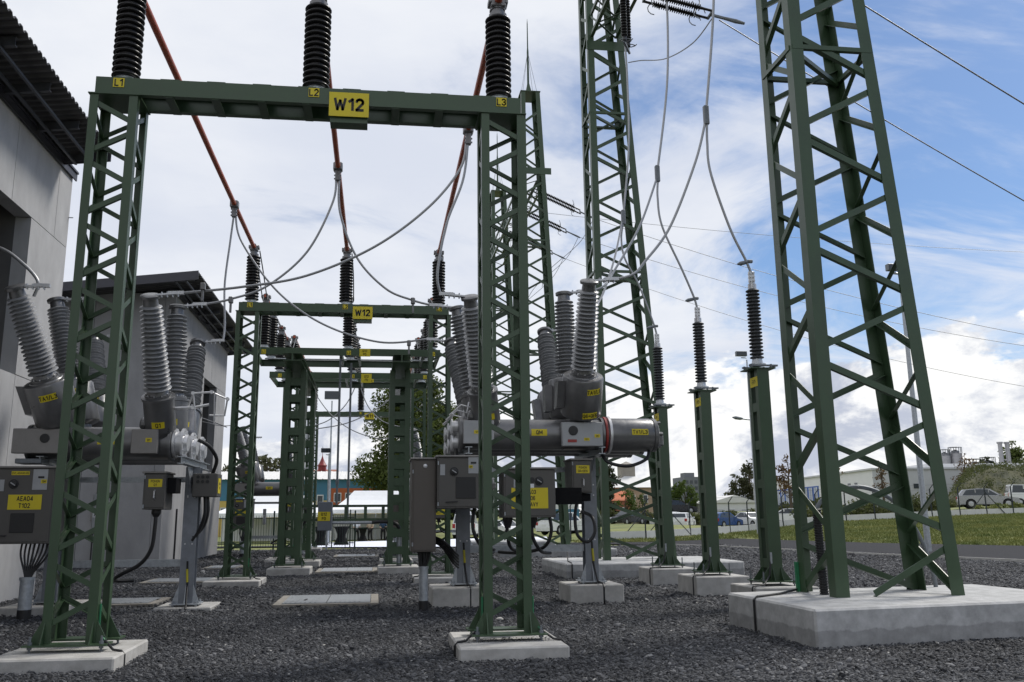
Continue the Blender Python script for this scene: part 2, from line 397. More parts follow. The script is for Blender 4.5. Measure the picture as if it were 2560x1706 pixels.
def curved_sign(parent, txt, p0, axis, r, height, ang0, w, h, th, front=V((0,-1,0)), m='yellow', name='label_plate', sx=.86, bold=.02, along=False):
    """label wrapped on a cylinder (p0, axis); ang0 turns it from the front direction; along = reads along the axis"""
    p0 = V(p0); ax = V(axis).normalized(); f = V(front); f = (f-ax*f.dot(ax)).normalized(); sd = ax.cross(f)
    def pt(a, q, rr):
        if along: t = a; th_ = -q/rr; return p0+ax*(height+t)+(f*math.cos(ang0+th_)+sd*math.sin(ang0+th_))*rr
        th_ = a/rr; return p0+ax*(height+q)+(f*math.cos(ang0+th_)+sd*math.sin(ang0+th_))*rr
    b = MB(); n = 8
    if along:
        g = [[pt(x, -h/2+h*j/n, r+.004) for x in (-w/2, w/2)] for j in range(n+1)]
    else:
        g = [[pt(-w/2+w*j/n, y, r+.004) for y in (-h/2, h/2)] for j in range(n+1)]
    for j in range(n):
        q = (g[j][0], g[j+1][0], g[j+1][1], g[j][1]) if not along else (g[j][0], g[j][1], g[j+1][1], g[j+1][0])
        b.quad(*q)
    p = b.build(name, m, parent)
    if txt:
        vs, fs = text_data(txt, th, sx, bold)
        l = MB(); l.add([pt(x, y, r+.008) for x, y in vs], fs); l.build('lettering', 'ink', p)
    return p
def spline(pts, n=10):
    pts = [V(p) for p in pts]; out = []
    for i in range(len(pts)-1):
        a = pts[max(i-1, 0)]; b = pts[i]; c = pts[i+1]; d = pts[min(i+2, len(pts)-1)]
        for j in range(n):
            t = j/n
            out.append(.5*((2*b)+(c-a)*t+(2*a-5*b+4*c-d)*t*t+(3*b-a-3*c+d)*t**3))
    out.append(pts[-1]); return out
rng = random.Random(7)
nr = np.random.default_rng(11)
# ============================================================ SETTING
FX = [17, 27, 30, 33, 45, 52, 90, 400]; FZ = [.16, .39, .70, .96, 1.39, 1.53, 1.9, 2.2]
YFX = [-400, 8, 17, 27, 33, 45, 52, 90, 400]; YFY = [55.5, 55.5, 56.5, 64, 65.3, 65.7, 66, 70, 120]
YRX = [24.2, 25.5, 27.3, 30.75, 36, 44, 52, 400]; YRY = [62.3, 54, 47, 40.3, 30, 15, -15, -300]
def gz(x, y):
    """ground height outside the yard"""
    yf = np.interp(x, YFX, YFY); yr = np.where(x < 24.2, yf-2.5, np.interp(x, YRX, YRY))
    t = np.clip((y-yr)/np.maximum(yf-yr, .5), 0, 1)
    left = np.clip((8-x)/6, 0, 1)*np.clip((y-55)/12, 0, 1)
    return -.05*(1-t)+t*np.where(x < 12, .0, np.interp(x, FX, FZ))*np.clip((x-9)/6, 0, 1)-.22*left
xs = np.unique(np.concatenate([np.linspace(-600, -60, 12), np.linspace(-60, 9, 24), np.linspace(9, 62, 80), np.linspace(62, 120, 18), np.linspace(120, 900, 16)]))
ys = np.unique(np.concatenate([np.linspace(-200, -15, 8), np.linspace(-15, 30, 24), np.linspace(30, 72, 70), np.linspace(72, 130, 18), np.linspace(130, 1500, 18)]))
XX, YY = np.meshgrid(xs, ys); ZZ = gz(XX, YY)
b = MB(); nx, ny = len(xs), len(ys)
b.add(np.c_[XX.ravel(), YY.ravel(), ZZ.ravel()].tolist(), [(j*nx+i, j*nx+i+1, (j+1)*nx+i+1, (j+1)*nx+i) for j in range(ny-1) for i in range(nx-1)])
tag(b.build('ground', 'grass', None, 60), kind='structure')
b = MB(); pl = [(-60,-15), (26.5,-15), (20.52,27), (18.93,32.7), (16.97,43.9), (15,48.4), (11,47.6), (-60,46.6)]
b.add([(x, y, 0) for x, y in pl], [tuple(range(len(pl)))])
tag(b.build('gravel_yard', 'gravel'), kind='structure')
b = MB(); rd = [(26.5,-15), (20.52,27), (18.93,32.7), (16.97,43.9), (15,48.4), (12.5,51.5), (5,52.6), (-60,53), (-60,54.9), (8,54.9), (14.4,55.0), (18,57.2), (21.5,60.8), (24.2,62.3), (25.5,54), (27.3,47), (30.75,40.3), (36,30), (44,15), (52,-15)]
b.add([(x, y, .006) for x, y in rd], [tuple(range(len(rd)))])
tag(b.build('road', 'asphalt'), kind='structure')
b = MB()
kp = [(26.4,-15), (20.42,27), (18.83,32.7), (16.87,43.9), (14.9,48.4)]
for i in range(len(kp)-1): b.bar((*kp[i], .03), (*kp[i+1], .03), .10, .10)
tag(b.build('road_kerb', 'concrete'), kind='structure')

# loose crushed stone near the viewer (nobody could count it)
def stones(n, x0, x1, y0, y1, smin, smax, seed):
    g = np.random.default_rng(seed)
    x = g.uniform(x0, x1, n*3); y = g.uniform(y0, y1, n*3)
    # keep what lies in the view cone, plus a margin
    k = (x > -.62*y-1.2) & (x < .84*y+1.2) & (x < 20.3-(y-27)*.1); x, y = x[k][:n], y[k][:n]; n = len(x)
    s = (smin+(smax-smin)*g.random(n)**1.8)*(1+.9*(g.random(n) > .965))
    base = np.array([(1,0,-.3),(-.1,.9,-.3),(-1,-.1,-.25),(.1,-1,-.3),(.55,.45,.6),(-.6,.5,.55),(-.4,-.6,.62),(.6,-.5,.5)])
    v = base[None]*(1+g.uniform(-.5, .5, (n, 8, 3)))*np.stack([g.uniform(.8, 1.5, n), g.uniform(.5, 1.1, n), np.ones(n)], -1)[:, None, :]
    a = g.uniform(0, 6.28, n); ca, sa = np.cos(a), np.sin(a)
    tx = g.uniform(-1.1, 1.1, n); v[:, :, 2] *= g.uniform(.22, .75, n)[:, None]
    vx = v[:, :, 0]*ca[:, None]-v[:, :, 1]*sa[:, None]; vy = v[:, :, 0]*sa[:, None]+v[:, :, 1]*ca[:, None]; vz = v[:, :, 2]+vx*tx[:, None]*.5
    P = np.stack([vx*s[:, None]+x[:, None], vy*s[:, None]*.75+y[:, None], vz*s[:, None]+.006+s[:, None]*.25+g.uniform(0, .012, n)[:, None]], -1).reshape(-1, 3)
    F = np.array([(0,1,5,4),(1,2,6,5)[0:4],(2,3,7,6),(3,0,4,7),(4,5,6,7)])
    Q = (F[None]+(np.arange(n)*8)[:, None, None]).reshape(-1)
    me = bpy.data.meshes.new('gravel'); me.vertices.add(len(P)); me.vertices.foreach_set('co', P.ravel())
    nf = n*5; me.loops.add(nf*4); me.loops.foreach_set('vertex_index', Q)
    me.polygons.add(nf); me.polygons.foreach_set('loop_start', np.arange(nf)*4); me.update(calc_edges=True); me.validate()
    me.materials.append(MATS['gravel_stone'])
    return me
tag(obj('gravel', stones(125000, -6.8, 13, 8.0, 15.5, .008, .027, 3)), 'dark crushed stone lying in the foreground of the yard', 'gravel', kind='stuff')
tag(obj('gravel', stones(85000, -11, 20, 15.5, 30, .015, .038, 4)), 'dark crushed stone in the middle of the yard between the plinths', 'gravel', kind='stuff')
tag(obj('gravel', stones(38000, -14, 22, 30, 47, .03, .06, 6)), 'dark crushed stone at the far end of the yard', 'gravel', kind='stuff')
# some pale chips
g = stones(420, -6.8, 13, 8.2, 18, .014, .028, 9); g.materials.clear(); g.materials.append(MATS['concrete'])
tag(obj('pale_stone_chips', g), 'few pale stone chips scattered over the dark crushed stone', 'stone chips', kind='stuff')
gd = stones(260, 1.0, 2.0, 10.30, 10.62, .005, .012, 15); tag(obj('plinth_dirt', gd, None, (0, 0, .142)), 'dark grit lying on the plinth under the right column base plate', 'grit', kind='stuff')
# lawn blades between road and boundary wall
def blades(n, seed):
    g = np.random.default_rng(seed)
    x = g.uniform(12, 60, n*4); y = g.uniform(30, 66, n*4)
    yf = np.interp(x, YFX, YFY); yr = np.where(x < 24.2, yf-2.4, np.interp(x, YRX, YRY)+.1)
    k = (y < yf-.2) & (y > yr) & (x < .86*y); x, y = x[k][:n], y[k][:n]; n = len(x); z = gz(x, y)
    a = g.uniform(0, 6.28, n); h = g.uniform(.05, .16, n); w_ = g.uniform(.02, .05, n)
    lx, ly = g.normal(0, .05, n), g.normal(0, .05, n)
    P = np.stack([np.stack([x-np.cos(a)*w_, y-np.sin(a)*w_, z], -1), np.stack([x+np.cos(a)*w_, y+np.sin(a)*w_, z], -1), np.stack([x+lx, y+ly, z+h], -1)], 1).reshape(-1, 3)
    me = bpy.data.meshes.new('grass'); me.vertices.add(len(P)); me.vertices.foreach_set('co', P.ravel()); n3 = len(P)
    me.loops.add(n3); me.loops.foreach_set('vertex_index', np.arange(n3)); me.polygons.add(n); me.polygons.foreach_set('loop_start', np.arange(n)*3)
    me.update(calc_edges=True); me.materials.append(MATS['grass_blade']); return me
tag(obj('grass', blades(60000, 5)), 'short green and straw coloured grass on the lawn beyond the road', 'grass', kind='stuff')

# ------------------------------------------------------------ concrete transformer buildings on the left
def corrugated(y0, y1, xa, za, xb, zb, th=.02, pitch=.22, dep=.05):
    m = MB(); n = int((y1-y0)/pitch); top = []; 
    for i in range(n):
        y = y0+i*pitch
        top += [(y, 0), (y+pitch*.28, 0), (y+pitch*.42, dep), (y+pitch*.86, dep)]
    top.append((y0+n*pitch, 0))
    for i in range(len(top)-1):
        (ya, a), (yb, c) = top[i], top[i+1]
        m.add([(xa,ya,za+a),(xb,ya,zb+a),(xb,yb,zb+c),(xa,yb,za+c),(xa,ya,za+a+th),(xb,ya,zb+a+th),(xb,yb,zb+c+th),(xa,yb,za+c+th)],
              [(0,3,2,1),(4,5,6,7),(1,2,6,5),(3,0,4,7)])
    return m
def building(label, y0, y1, oy0, oy1, oz0, oz1, seams, yw0, cols, wallm, roof0, roof1, zt=9.28, xw=-7.0):
    t = thing('transformer_building', label, 'building', (xw, y1, 0)); ox, oy = -xw, -y1
    def P(name, m, x0, x1, ya, yb, z0, z1, par=t):
        return MB().box(x0+ox, x1+ox, ya+oy, yb+oy, z0, z1).build(name, m, par)
    th = .32; j = .008
    def band(z0, z1, ya, yb, sm):
        e = [ya]+[s for s in sm if ya+.3 < s < yb-.3]+[yb]
        for i in range(len(e)-1): P('wall_panel', wallm, xw-th, xw, e[i]+j, e[i+1]-j, z0+j, z1-j)
    P('wall_core', 'bay_wall', xw-th+.03, xw-.025, y0+.02, oy0-.02, .02, zt-.03); P('wall_core', 'bay_wall', xw-th+.03, xw-.025, oy1+.02, y1-.03, .02, zt-.03)
    P('wall_core', 'bay_wall', xw-th+.03, xw-.025, oy0-.02, oy1+.02, .02, oz0-.02); P('wall_core', 'bay_wall', xw-th+.03, xw-.025, oy0-.02, oy1+.02, oz1+.02, zt-.03)
    band(0, oz0, y0, y1, seams); band(oz0, oz1, y0, oy0, seams); band(oz0, oz1, oy1, y1, []); band(oz1, zt, y0, y1, cols)
    # bay behind the opening
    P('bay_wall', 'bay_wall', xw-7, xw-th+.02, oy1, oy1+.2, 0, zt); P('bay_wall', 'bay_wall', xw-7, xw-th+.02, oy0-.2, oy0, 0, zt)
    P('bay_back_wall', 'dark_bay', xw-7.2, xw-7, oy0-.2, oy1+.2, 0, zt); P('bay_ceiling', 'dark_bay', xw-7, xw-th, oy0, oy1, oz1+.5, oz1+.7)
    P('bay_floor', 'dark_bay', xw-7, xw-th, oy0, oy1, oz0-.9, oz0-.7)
    # gable walls
    for ya, yb in ((y0, y0+th), (y1-th, y1)):
        for k in range(4):
            xa = xw-th-.0-k*2.3; P('wall_panel', wallm if yb != y1 else wallm, xa-2.3+j, xa-j, ya, yb, 0, zt-.10*(k+1)*2.3*.5)
    # roof: corrugated sheet rising outwards, on steel purlins
    sl = .12; xe = xw+1.02; ze = zt+.22
    c = corrugated(roof0+oy, roof1+oy, xw-9.5+ox, ze-sl*10.5, xe+ox, ze); rf = c.build('roof', 'roof_sheet', t)
    n = int((roof1-roof0)/1.55)
    for i in range(n+1):
        y = roof0+.12+i*(roof1-roof0-.24)/n
        q = MB(); q.prism([(0,0),(.09,0),(.09,.012),(.012,.012),(.012,.15),(.09,.15),(.09,.162),(0,.162)], (xw-9.4+ox, y+oy, ze-sl*10.4-.166), (xe-.16+ox, y+oy, ze-sl*.16-.168), (0,1,0), (0,0,1))
        q.build('purlin', 'purlin', rf)
    q = MB()
    for x in (xe-.42, xe-.75):
        q.prism([(0,0),(.05,0),(.05,.05),(0,.05)], (x+ox, roof0+.05+oy, ze-sl*(xe-x)-.225), (x+ox, roof1-.05+oy, ze-sl*(xe-x)-.225), (1,0,0), (0,0,1))
    q.build('eaves_rail', 'purlin', rf)
    P('wall_flashing', 'flash', xw-.34, xw+.09, y0-.05, y1+.10, zt+.004, zt+.05); P('wall_flashing', 'flash', xw+.03, xw+.06, y0-.05, y1+.10, zt-.16, zt+.002)
    for ya in (roof0, roof1-.03):
        q = MB(); q.prism([(0,0),(.03,0),(.03,.3),(0,.3)], (xw-9.5+ox, ya+oy-.035, ze-sl*10.5-.2), (xe+ox, ya+oy-.035, ze-.2), (0,1,0), (0,0,1)); q.build('roof_fascia', 'flash', t)
    return t
b1 = building('near grey concrete transformer building with open bay and dark corrugated overhanging roof', 2.0, 20.3, 9.5, 18.2, 4.3, 7.5,
         [4.5, 9.5, 14, 16.9, 18.2], 0, [4.5, 9.5, 14, 17.2, 19.5], 'concrete_wall', 3.0, 19.6)
b2 = building('farther grey rendered transformer building with a tall dark bay opening on its side', 31.14, 42.2, 37.0, 39.9, 3.5, 7.15,
         [34.2, 37.0, 39.9], 0, [34.2, 38.5], 'render_wall', 29.6, 43.2)
q = MB()
for zz_ in (1.4, 5.6, 8.2): MB().tube([(0, -.05, zz_), (.10, -.05, zz_)], .012, 6).build('wall_anchor', 'galv', b1)
q = MB(); q.tube([(.02, -.32, 0), (.02, -.32, 1.5)], .014, 6); q.build('earth_rod', 'galv_dark', b1)
for x, h in ((-3.9, 2.6), (-2.9, 1.5)): MB().tube([(x, -11.3, 9.3), (x, -11.3, 9.3+h)], .013, 5).build('lightning_rod', 'galv', b2)
MB().tube([(.03, -8.9, 1.9), (.03, -8.9, .05)], .03, 6).build('conduit', 'black', b2)
q = MB(); q.tube([(-1.9, -11.11, 4.0), (-2.0, -11.11, 4.05), (-2.05, -11.11, 3.9), (-2.05, -11.11, 1.95)], .03, 6); q.build('conduit', 'black', b2)
MB().cbox(-2.2, -1.9, -11.2, -11.07, 1.5, 1.95, .015).build('junction_box', 'cab_cap', b2)
for x in (-2.1, -1.98): MB().tube([(x, -11.13, 1.5), (x, -11.13, .0)], .025, 6).build('conduit', 'black', b2)

# ------------------------------------------------------------ plinths and pit covers
def plinth(label, x0, x1, y0, y1, z, m='concrete', bev=.018, group='concrete plinths of the station'):
    o = MB().cbox(x0-(x0+x1)/2, x1-(x0+x1)/2, y0-(y0+y1)/2, y1-(y0+y1)/2, -.08, z, bev).build('concrete_plinth', m)
    o.location = ((x0+x1)/2, (y0+y1)/2, 0)
    return tag(o, label, 'plinth', group)
GY = [10.485, 22.07, 33.65, 45.23]      # front faces of the four busbar gantries
gname = ['nearest W12', 'second W12', 'third', 'farthest W11']
for i, y in enumerate(GY):
    plinth('concrete plinth under the left column of the %s gantry' % gname[i], -3.86, -2.61, y-.53, y+.9, .145)
    plinth('concrete plinth under the right column of the %s gantry' % gname[i], .90, 2.10, y-.53, y+.9, .145)
for s, x in (('left', -2.36), ('right', .63)):
    plinth('concrete plinth under the %s front column of the Q12 disconnector stand' % s, x-.56, x+.58, 25.55, 26.9, .2)
    plinth('concrete plinth under the %s rear column of the Q12 disconnector stand' % s, x-.5, x+.58, 29.9, 31.2, .2)
for i, y in enumerate((14.9, 17.7, 20.5)):
    plinth('small concrete plinth under the %s surge arrester post' % ('nearest', 'middle', 'farthest')[i], 6.12, 7.2, y-.55, y+.55, .36)
plinth('square concrete plinth under the left leg of the right switchgear', .98, 2.0, 15.93, 17.1, .32)
plinth('square concrete plinth under the right leg of the right switchgear', 3.43, 4.42, 16.15, 17.15, .32)
plinth('thin concrete plinth under the right leg of the left switchgear', -3.7, -2.75, 16.25, 17.3, .06)
plinth('thin concrete plinth under the left leg of the left switchgear', -6.05, -5.0, 15.9, 17.3, .14)
TY = [11.5, 23.9, 36.3, 48.7]
tn = ['nearest large', 'second', 'third', 'farthest']
for i, y in enumerate(TY):
    if i: plinth('wide pale concrete base of the %s lattice tower' % tn[i], 4.7, 9.35, y-1.35, y+2.0, .37 if i < 2 else .3, 'concrete_big', .03, 'tower bases')
    else:
        cs = [(5.02,10.17), (9.3,10.8), (9.2,13.35), (4.95,12.62)]; bm = bmesh.new()
        vb = [bm.verts.new((x-7, yy-11.8, -.1)) for x, yy in cs]; vt = [bm.verts.new((x-7, yy-11.8, .44)) for x, yy in cs]
        bm.faces.new(vb[::-1]); bm.faces.new(vt)
        for q in range(4): bm.faces.new((vb[q], vb[(q+1) % 4], vt[(q+1) % 4], vt[q]))
        bmesh.ops.bevel(bm, geom=bm.edges[:], offset=.025, segments=1, affect='EDGES')
        me = bpy.data.meshes.new('concrete_plinth'); bm.to_mesh(me); bm.free(); me.materials.append(MATS['concrete_big'])
        tag(obj('concrete_plinth', me, None, (7, 11.8, 0)), 'wide pale concrete base of the nearest large lattice tower', 'plinth', 'tower bases')
def cover(label, x0, x1, y0, y1, n=2):
    t = thing('cable_pit_cover', label, 'pit cover', ((x0+x1)/2, (y0+y1)/2, 0), 'cable pit covers in the yard')
    hx, hy = (x1-x0)/2, (y1-y0)/2; f = .14
    m = MB(); m.box(-hx, hx, -hy, -hy+f, -.05, .05); m.box(-hx, hx, hy-f, hy, -.05, .05); m.box(-hx, -hx+f, -hy+f, hy-f, -.05, .05); m.box(hx-f, hx, -hy+f, hy-f, -.05, .05)
    m.build('rim', 'pit_rim', t)
    wd = (2*hx-2*f)/n
    for i in range(n):
        a = -hx+f+i*wd
        p = MB().box(a+.008, a+wd-.008, -hy+f+.008, hy-f-.008, 0, .062).build('plate', 'grating', t)
        r = MB(); k = int((wd-.1)/.085)
        for q in range(k): r.box(a+.05+q*.085, a+.085+q*.085, -hy+f+.05, hy-f-.05, .0624, .067)
        r.build('tread_ribs', 'grating', p)
cover('double plate cable pit cover in the middle of the gravel, nearest one', -1.76, .07, 16.5, 18.5)
cover('cable pit cover between the Q12 stand columns', -1.68, .06, 26.35, 28.45)
cover('farthest cable pit cover, behind the Q12 stand', -1.66, .13, 36.8, 39.0)
for lab, p0, p1 in (('pit cover beside the left switchgear, nearest of the left row', (-5.1, 17.2), (-3.9, 18.6)),
                    ('pit cover on the left, by the foot of the farther grey building', (-5.6, 23.0), (-3.9, 24.6)),
                    ('small pit cover left of the second gantry', (-5.3, 29.2), (-4.2, 31))):
    cover(lab, p0[0], p1[0], p0[1], p1[1])
# ============================================================ BUSBAR GANTRIES
def zigzag_column(t, x0, x1, y0, y1, z0, z1, a, pitch, bw, m='green', fr=.68, meshes={}):
    """four angle legs and single diagonals on each face; prismatic column"""
    key = (x1-x0, y1-y0, z1-z0, a, pitch, bw)
    if key not in meshes:
        L = {}
        for i, (sx, sy) in enumerate(((1,1), (-1,1), (1,-1), (-1,-1))):
            L[i] = MB().ang((0,0,0), (0,0,z1-z0), (sx,0,0), (0,sy,0), a, .011).mesh('leg', m)
        for ax in 'xy':
            w_ = ((x1-x0) if ax == 'x' else (y1-y0))-2*.012
            for d in (1, -1):
                for face in (1, -1):
                    e = V((1,0,0)) if ax == 'x' else V((0,1,0)); nrm = (V((0,1,0)) if ax == 'x' else V((1,0,0)))*face
                    p0 = e*(-w_/2+.02) + V((0,0,-d*pitch*fr/2)); p1 = e*(w_/2-.02)+V((0,0,d*pitch*fr/2))
                    dd = (p1-p0).normalized(); pv = V((0,0,1))-dd*dd.z; pv.normalize()
                    mb = MB(); mb.ang(p0-pv*bw/2, p1-pv*bw/2, pv, nrm, bw, .008, bw*.75)
                    L[(ax, d, face)] = mb.mesh('brace', m)
        meshes[key] = L
    L = meshes[key]
    for i, (x, y) in enumerate(((x0,y0), (x1,y0), (x0,y1), (x1,y1))): obj('leg', L[i], t, (x, y, z0))
    n = int((z1-z0-.1)/pitch); st = z0+.12+pitch/2
    for k in range(n):
        z = st+k*pitch
        if z+pitch*.4 > z1: break
        d = -1 if k % 2 else 1
        obj('brace', L[('x', d, 1)], t, ((x0+x1)/2, y0+.012, z)); obj('brace', L[('x', -d, -1)], t, ((x0+x1)/2, y1-.012, z))
        obj('brace', L[('y', d, 1)], t, (x0+.012, (y0+y1)/2, z)); obj('brace', L[('y', -d, -1)], t, (x1-.012, (y0+y1)/2, z))
def base_plates(t, x0, x1, y0, y1, z, ov=.15, m='green', gap=.06):
    """two plates along X under the legs, gussets, anchor bolts"""
    for y in (y0, y1):
        s = -1 if y == y0 else 1
        p = MB().box(x0-ov, x1+ov, min(y-s*.14, y+s*.12), max(y-s*.14, y+s*.12), z-.018, z).build('base_plate', m, t)
        for x, sx in ((x0, -1), (x1, 1)):
            MB().prism([(0,0),(.13,0),(0,.24)], (x, y-s*.02-.006, z), (x, y-s*.02+.006, z), (sx,0,0), (0,0,1)).build('gusset', m, p)
            MB().prism([(0,0),(.11,0),(0,.22)], (x-sx*.03-.006, y, z), (x-sx*.03+.006, y, z), (0,s,0), (0,0,1)).build('gusset', m, p)
            bt = MB(); bx = x+sx*.085; by = y+s*.06
            bt.lathe((bx, by, z-gap-.02), (0,0,1), [(.014,0),(.014,gap+.10)], 6); bt.lathe((bx, by, z), (0,0,1), [(.027,0),(.027,.026)], 6); bt.lathe((bx, by, z-.045), (0,0,1), [(.027,0),(.027,.026)], 6)
            bt.build('anchor_bolt', 'galv_dark', p)
GX0, GX1, GW, GH = -3.51, 1.787, .554, 6.771
def make_gantry():
    t = thing('busbar_gantry', 'x', 'gantry', (0, 0, 0), 'green busbar gantries in a row')
    zt = 6.545
    for x0 in (GX0, GX1-GW):
        zigzag_column(t, x0, x0+GW, 0, .52, .225, zt, .10, (zt-.225-.14)/16, .058)
        base_plates(t, x0, x0+GW, 0, .52, .225)
        MB().box(x0-.02, x0+GW+.02, -.02, .54, zt, zt+.012).build('cap_plate', 'green', t)
    z0, z1 = zt+.0125, GH
    a, c = GX0+.06, GX1-.06
    for y, s, in ((0, 1), (.52, -1)):
        m = MB(); m.prism([(0,0),(.085,0),(.085,.012),(.010,.012),(.010,z1-z0-.012),(.085,z1-z0-.012),(.085,z1-z0),(0,z1-z0)], (a, y, z0), (c, y, z0), (0,s,0), (0,0,1))
        m.build('beam_channel', 'green', t)
    bt = MB().box(-.05, .05, .012, .508, 0, .010).mesh('batten', 'green'); bt2 = MB().box(-.11, .11, .0, .52, 0, .008).mesh('batten', 'green')
    k = 0; x = a+.30
    while x < c-.1:
        obj('batten', bt, t, (x, 0, z0-.0105)); obj('batten', bt2, t, (x, 0, z1+.0005)); x += .55
    MB().box(a-.008, a-.001, .0, .52, z0, z1).build('end_plate', 'green', t); MB().box(c+.001, c+.008, .0, .52, z0, z1).build('end_plate', 'green', t)
    for x in (-3.19, -.865, 1.49): MB().box(x-.19, x+.19, .05, .47, z1+.009, z1+.022).build('insulator_seat', 'green', t)
    return t
gp = make_gantry()
glab = ['nearest green lattice gantry with W12 sign carrying three dark post insulators', 'second green lattice gantry with W12 sign, behind the two switchgears',
        'third green lattice gantry, just behind the Q12 disconnector stand', 'farthest green lattice gantry with W11 sign']
GANT = []
for i, y in enumerate(GY):
    t = gp if i == 0 else copy_tree(gp); t.location = (0, y, 0); t['label'] = glab[i]; GANT.append(t)
for i, t in enumerate(GANT):
    txt = ['W12', 'W12', 'W12', 'W11'][i]
    for j, x in enumerate((-3.19, -.865, 1.49)): sign(t, 'L%d' % (j+1), (x, -.002, 6.70), .13, .118, .098, bold=.03, sx=.78)
    sign(t, txt, (-.43, -.014, 6.555), .49, .32, .178, sx=.80, bold=.05)
    m = MB(); m.box(-.66, -.2, .02, .03, 6.33, 6.545); m.box(-.66, -.2, .03, .22, 6.33, 6.34); m.box(-.25, -.2, .03, .22, 6.34, 6.54); m.build('sign_bracket', 'green', t)
# earthing cables over the plinth edges
for i in (0, 1, 2):
    t = GANT[i]
    for x, s in ((GX0+GW, 1), (GX1-GW, -1), (GX1, 1)):
        if i and x == GX1: continue
        pts = [(x+s*.015, .06, .62), (x+s*.015, .06, .34), (x+s*.10, .0, .25), (x+s*.22, -.10, .165), (x+s*.31, -.12, .155), (x+s*.345, -.13, .12), (x+s*.345, -.13, -.02)]
        if s > 0 and x < 0: pts = [(a, q, z) for a, q, z in pts]
        b_ = MB().tube(pts[2:], .014, 6).build('earth_cable', 'black', t)
        MB().tube(pts[:3], .013, 6).build('earth_strap', 'copper_green', t)
# ------------------------------------------------------------ post insulators
def shed_profile(n, h, rc, rs, z0=0., alt=0, lip=.35):
    pr = [(rc, z0)]; p = h/n
    for i in range(n):
        r = rs-(alt if i % 2 else 0); z = z0+i*p; m_ = (rc+r)/2
        pr += [(rc, z+p*.08), (m_, z+p*.16), (r*.97, z+p*.26), (r, z+p*.40), (r*.98, z+p*.54), (m_, z+p*.74), (rc, z+p*.90)]
    pr.append((rc, z0+h)); return pr
def make_insulator(body='brown_glaze', n=15, h=1.16, rc=.128, rs=.172):
    t = thing('post_insulator', 'x', 'insulator', (0, 0, 0), 'dark brown post insulators carrying the red busbars')
    MB().lathe((0,0,0), (0,0,1), [(.15,0),(.15,.025),(.11,.03),(.11,.075),(.13,.08)], 18).build('base_flange', 'zinc', t, 40)
    MB().lathe((0,0,0), (0,0,1), shed_profile(n, h, rc, rs, .08), 22).build('shed_stack', body, t, 50)
    z = .08+h
    f = MB().lathe((0,0,0), (0,0,1), [(.12,z),(.12,z+.05),(.085,z+.06),(.085,z+.11),(.10,z+.115),(.10,z+.13)], 16).build('top_fitting', 'alu_paint', t, 40)
    c = MB(); zb = z+.215
    for y in (-.07, .07): c.lathe((0,y-.025,zb), (0,1,0), [(.088,0),(.095,.008),(.095,.042),(.088,.05)], 14)
    c.cbox(-.10, .10, -.11, .11, z+.128, zb-.035, .012); c.cbox(-.13, -.085, -.09, .09, zb-.03, zb+.05, .01); c.cbox(.085, .13, -.09, .09, zb-.03, zb+.05, .01)
    c.build('tube_clamp', 'alu_paint', f)
    return t
ip = make_insulator(); first = True
PH = (-3.19, -.865, 1.49); pn = ('L1', 'L2', 'L3')
for i, y in enumerate(GY):
    for j, x in enumerate(PH):
        o = ip if first else copy_tree(ip); first = False
        o.location = (x, y+.26, GH+.022); o['label'] = 'dark brown ribbed post insulator above the %s tag on the %s gantry' % (pn[j], gname[i])
BZ = GH+.022+.08+1.16+.215
for j, x in enumerate(PH):
    tag(MB().tube([(x, GY[0]+.05, BZ), (x, (GY[0]+GY[1])/2, BZ-.02), (x, GY[1]+.5, BZ)], .05, 14).build('busbar_tube', 'red_tube', None, 40), 'long red-brown %s busbar tube between the two W12 gantries' % pn[j], 'busbar', 'red busbar tubes')
    tag(MB().tube([(x, GY[2]+.05, BZ), (x, GY[3]+.5, BZ)], .05, 10).build('busbar_tube', 'red_tube', None, 40), 'red-brown %s busbar tube running to the far W11 gantry' % pn[j], 'busbar', 'red busbar tubes')

# ------------------------------------------------------------ Q12 disconnector stand
ds = thing('disconnector_stand', 'green steel stand of the Q12 disconnector with battened columns and Q12 PD signs', 'steel stand', (-.86, 26.2, 0))
ox, oy = .86, -26.2
def battened(x0, x1, y0, y1, z0, z1):
    for x, sx in ((x0, 1), (x1, -1)):
        for y, sy in ((y0, 1), (y1, -1)):
            MB().ang((x+ox, y+oy, z0), (x+ox, y+oy, z1), (sx,0,0), (0,sy,0), .15, .012).build('leg', 'green', ds)
    bf = MB().box(x0+.01, x1-.01, 0, .010, -.11, .11).mesh('batten', 'green'); bs = MB().box(0, .010, y0+.01+oy, y1-.01+oy, -.11, .11).mesh('batten', 'green')
    z = z0+.35
    while z < z1-.1:
        obj('batten', bf, ds, (ox, y0+oy+.0125, z)); obj('batten', bf, ds, (ox, y1+oy-.0225, z))
        obj('batten', bs, ds, (x0+ox+.0125, 0, z)); obj('batten', bs, ds, (x1+ox-.0225, 0, z)); z += .475
for x in (-2.66, .33):
    battened(x, x+.59, 25.95, 26.5, .28, 5.75); battened(x+.03, x+.56, 30.25, 30.8, .28, 5.75)
    for y0, y1, xa in ((25.95, 26.5, x), (30.25, 30.8, x+.03)): base_plates(ds, xa+ox, xa+.57+ox, y0+oy, y1+oy, .28)
    # longitudinal head beam
    m = MB(); m.prism([(0,0),(.5,0),(.5,.02),(.27,.02),(.27,.20),(.5,.20),(.5,.22),(0,.22),(0,.20),(.23,.20),(.23,.02),(0,.02)], (x+.05+ox, 24.6+oy, 5.76), (x+.05+ox, 32.0+oy, 5.76), (1,0,0), (0,0,1))
    m.build('head_beam', 'green', ds)
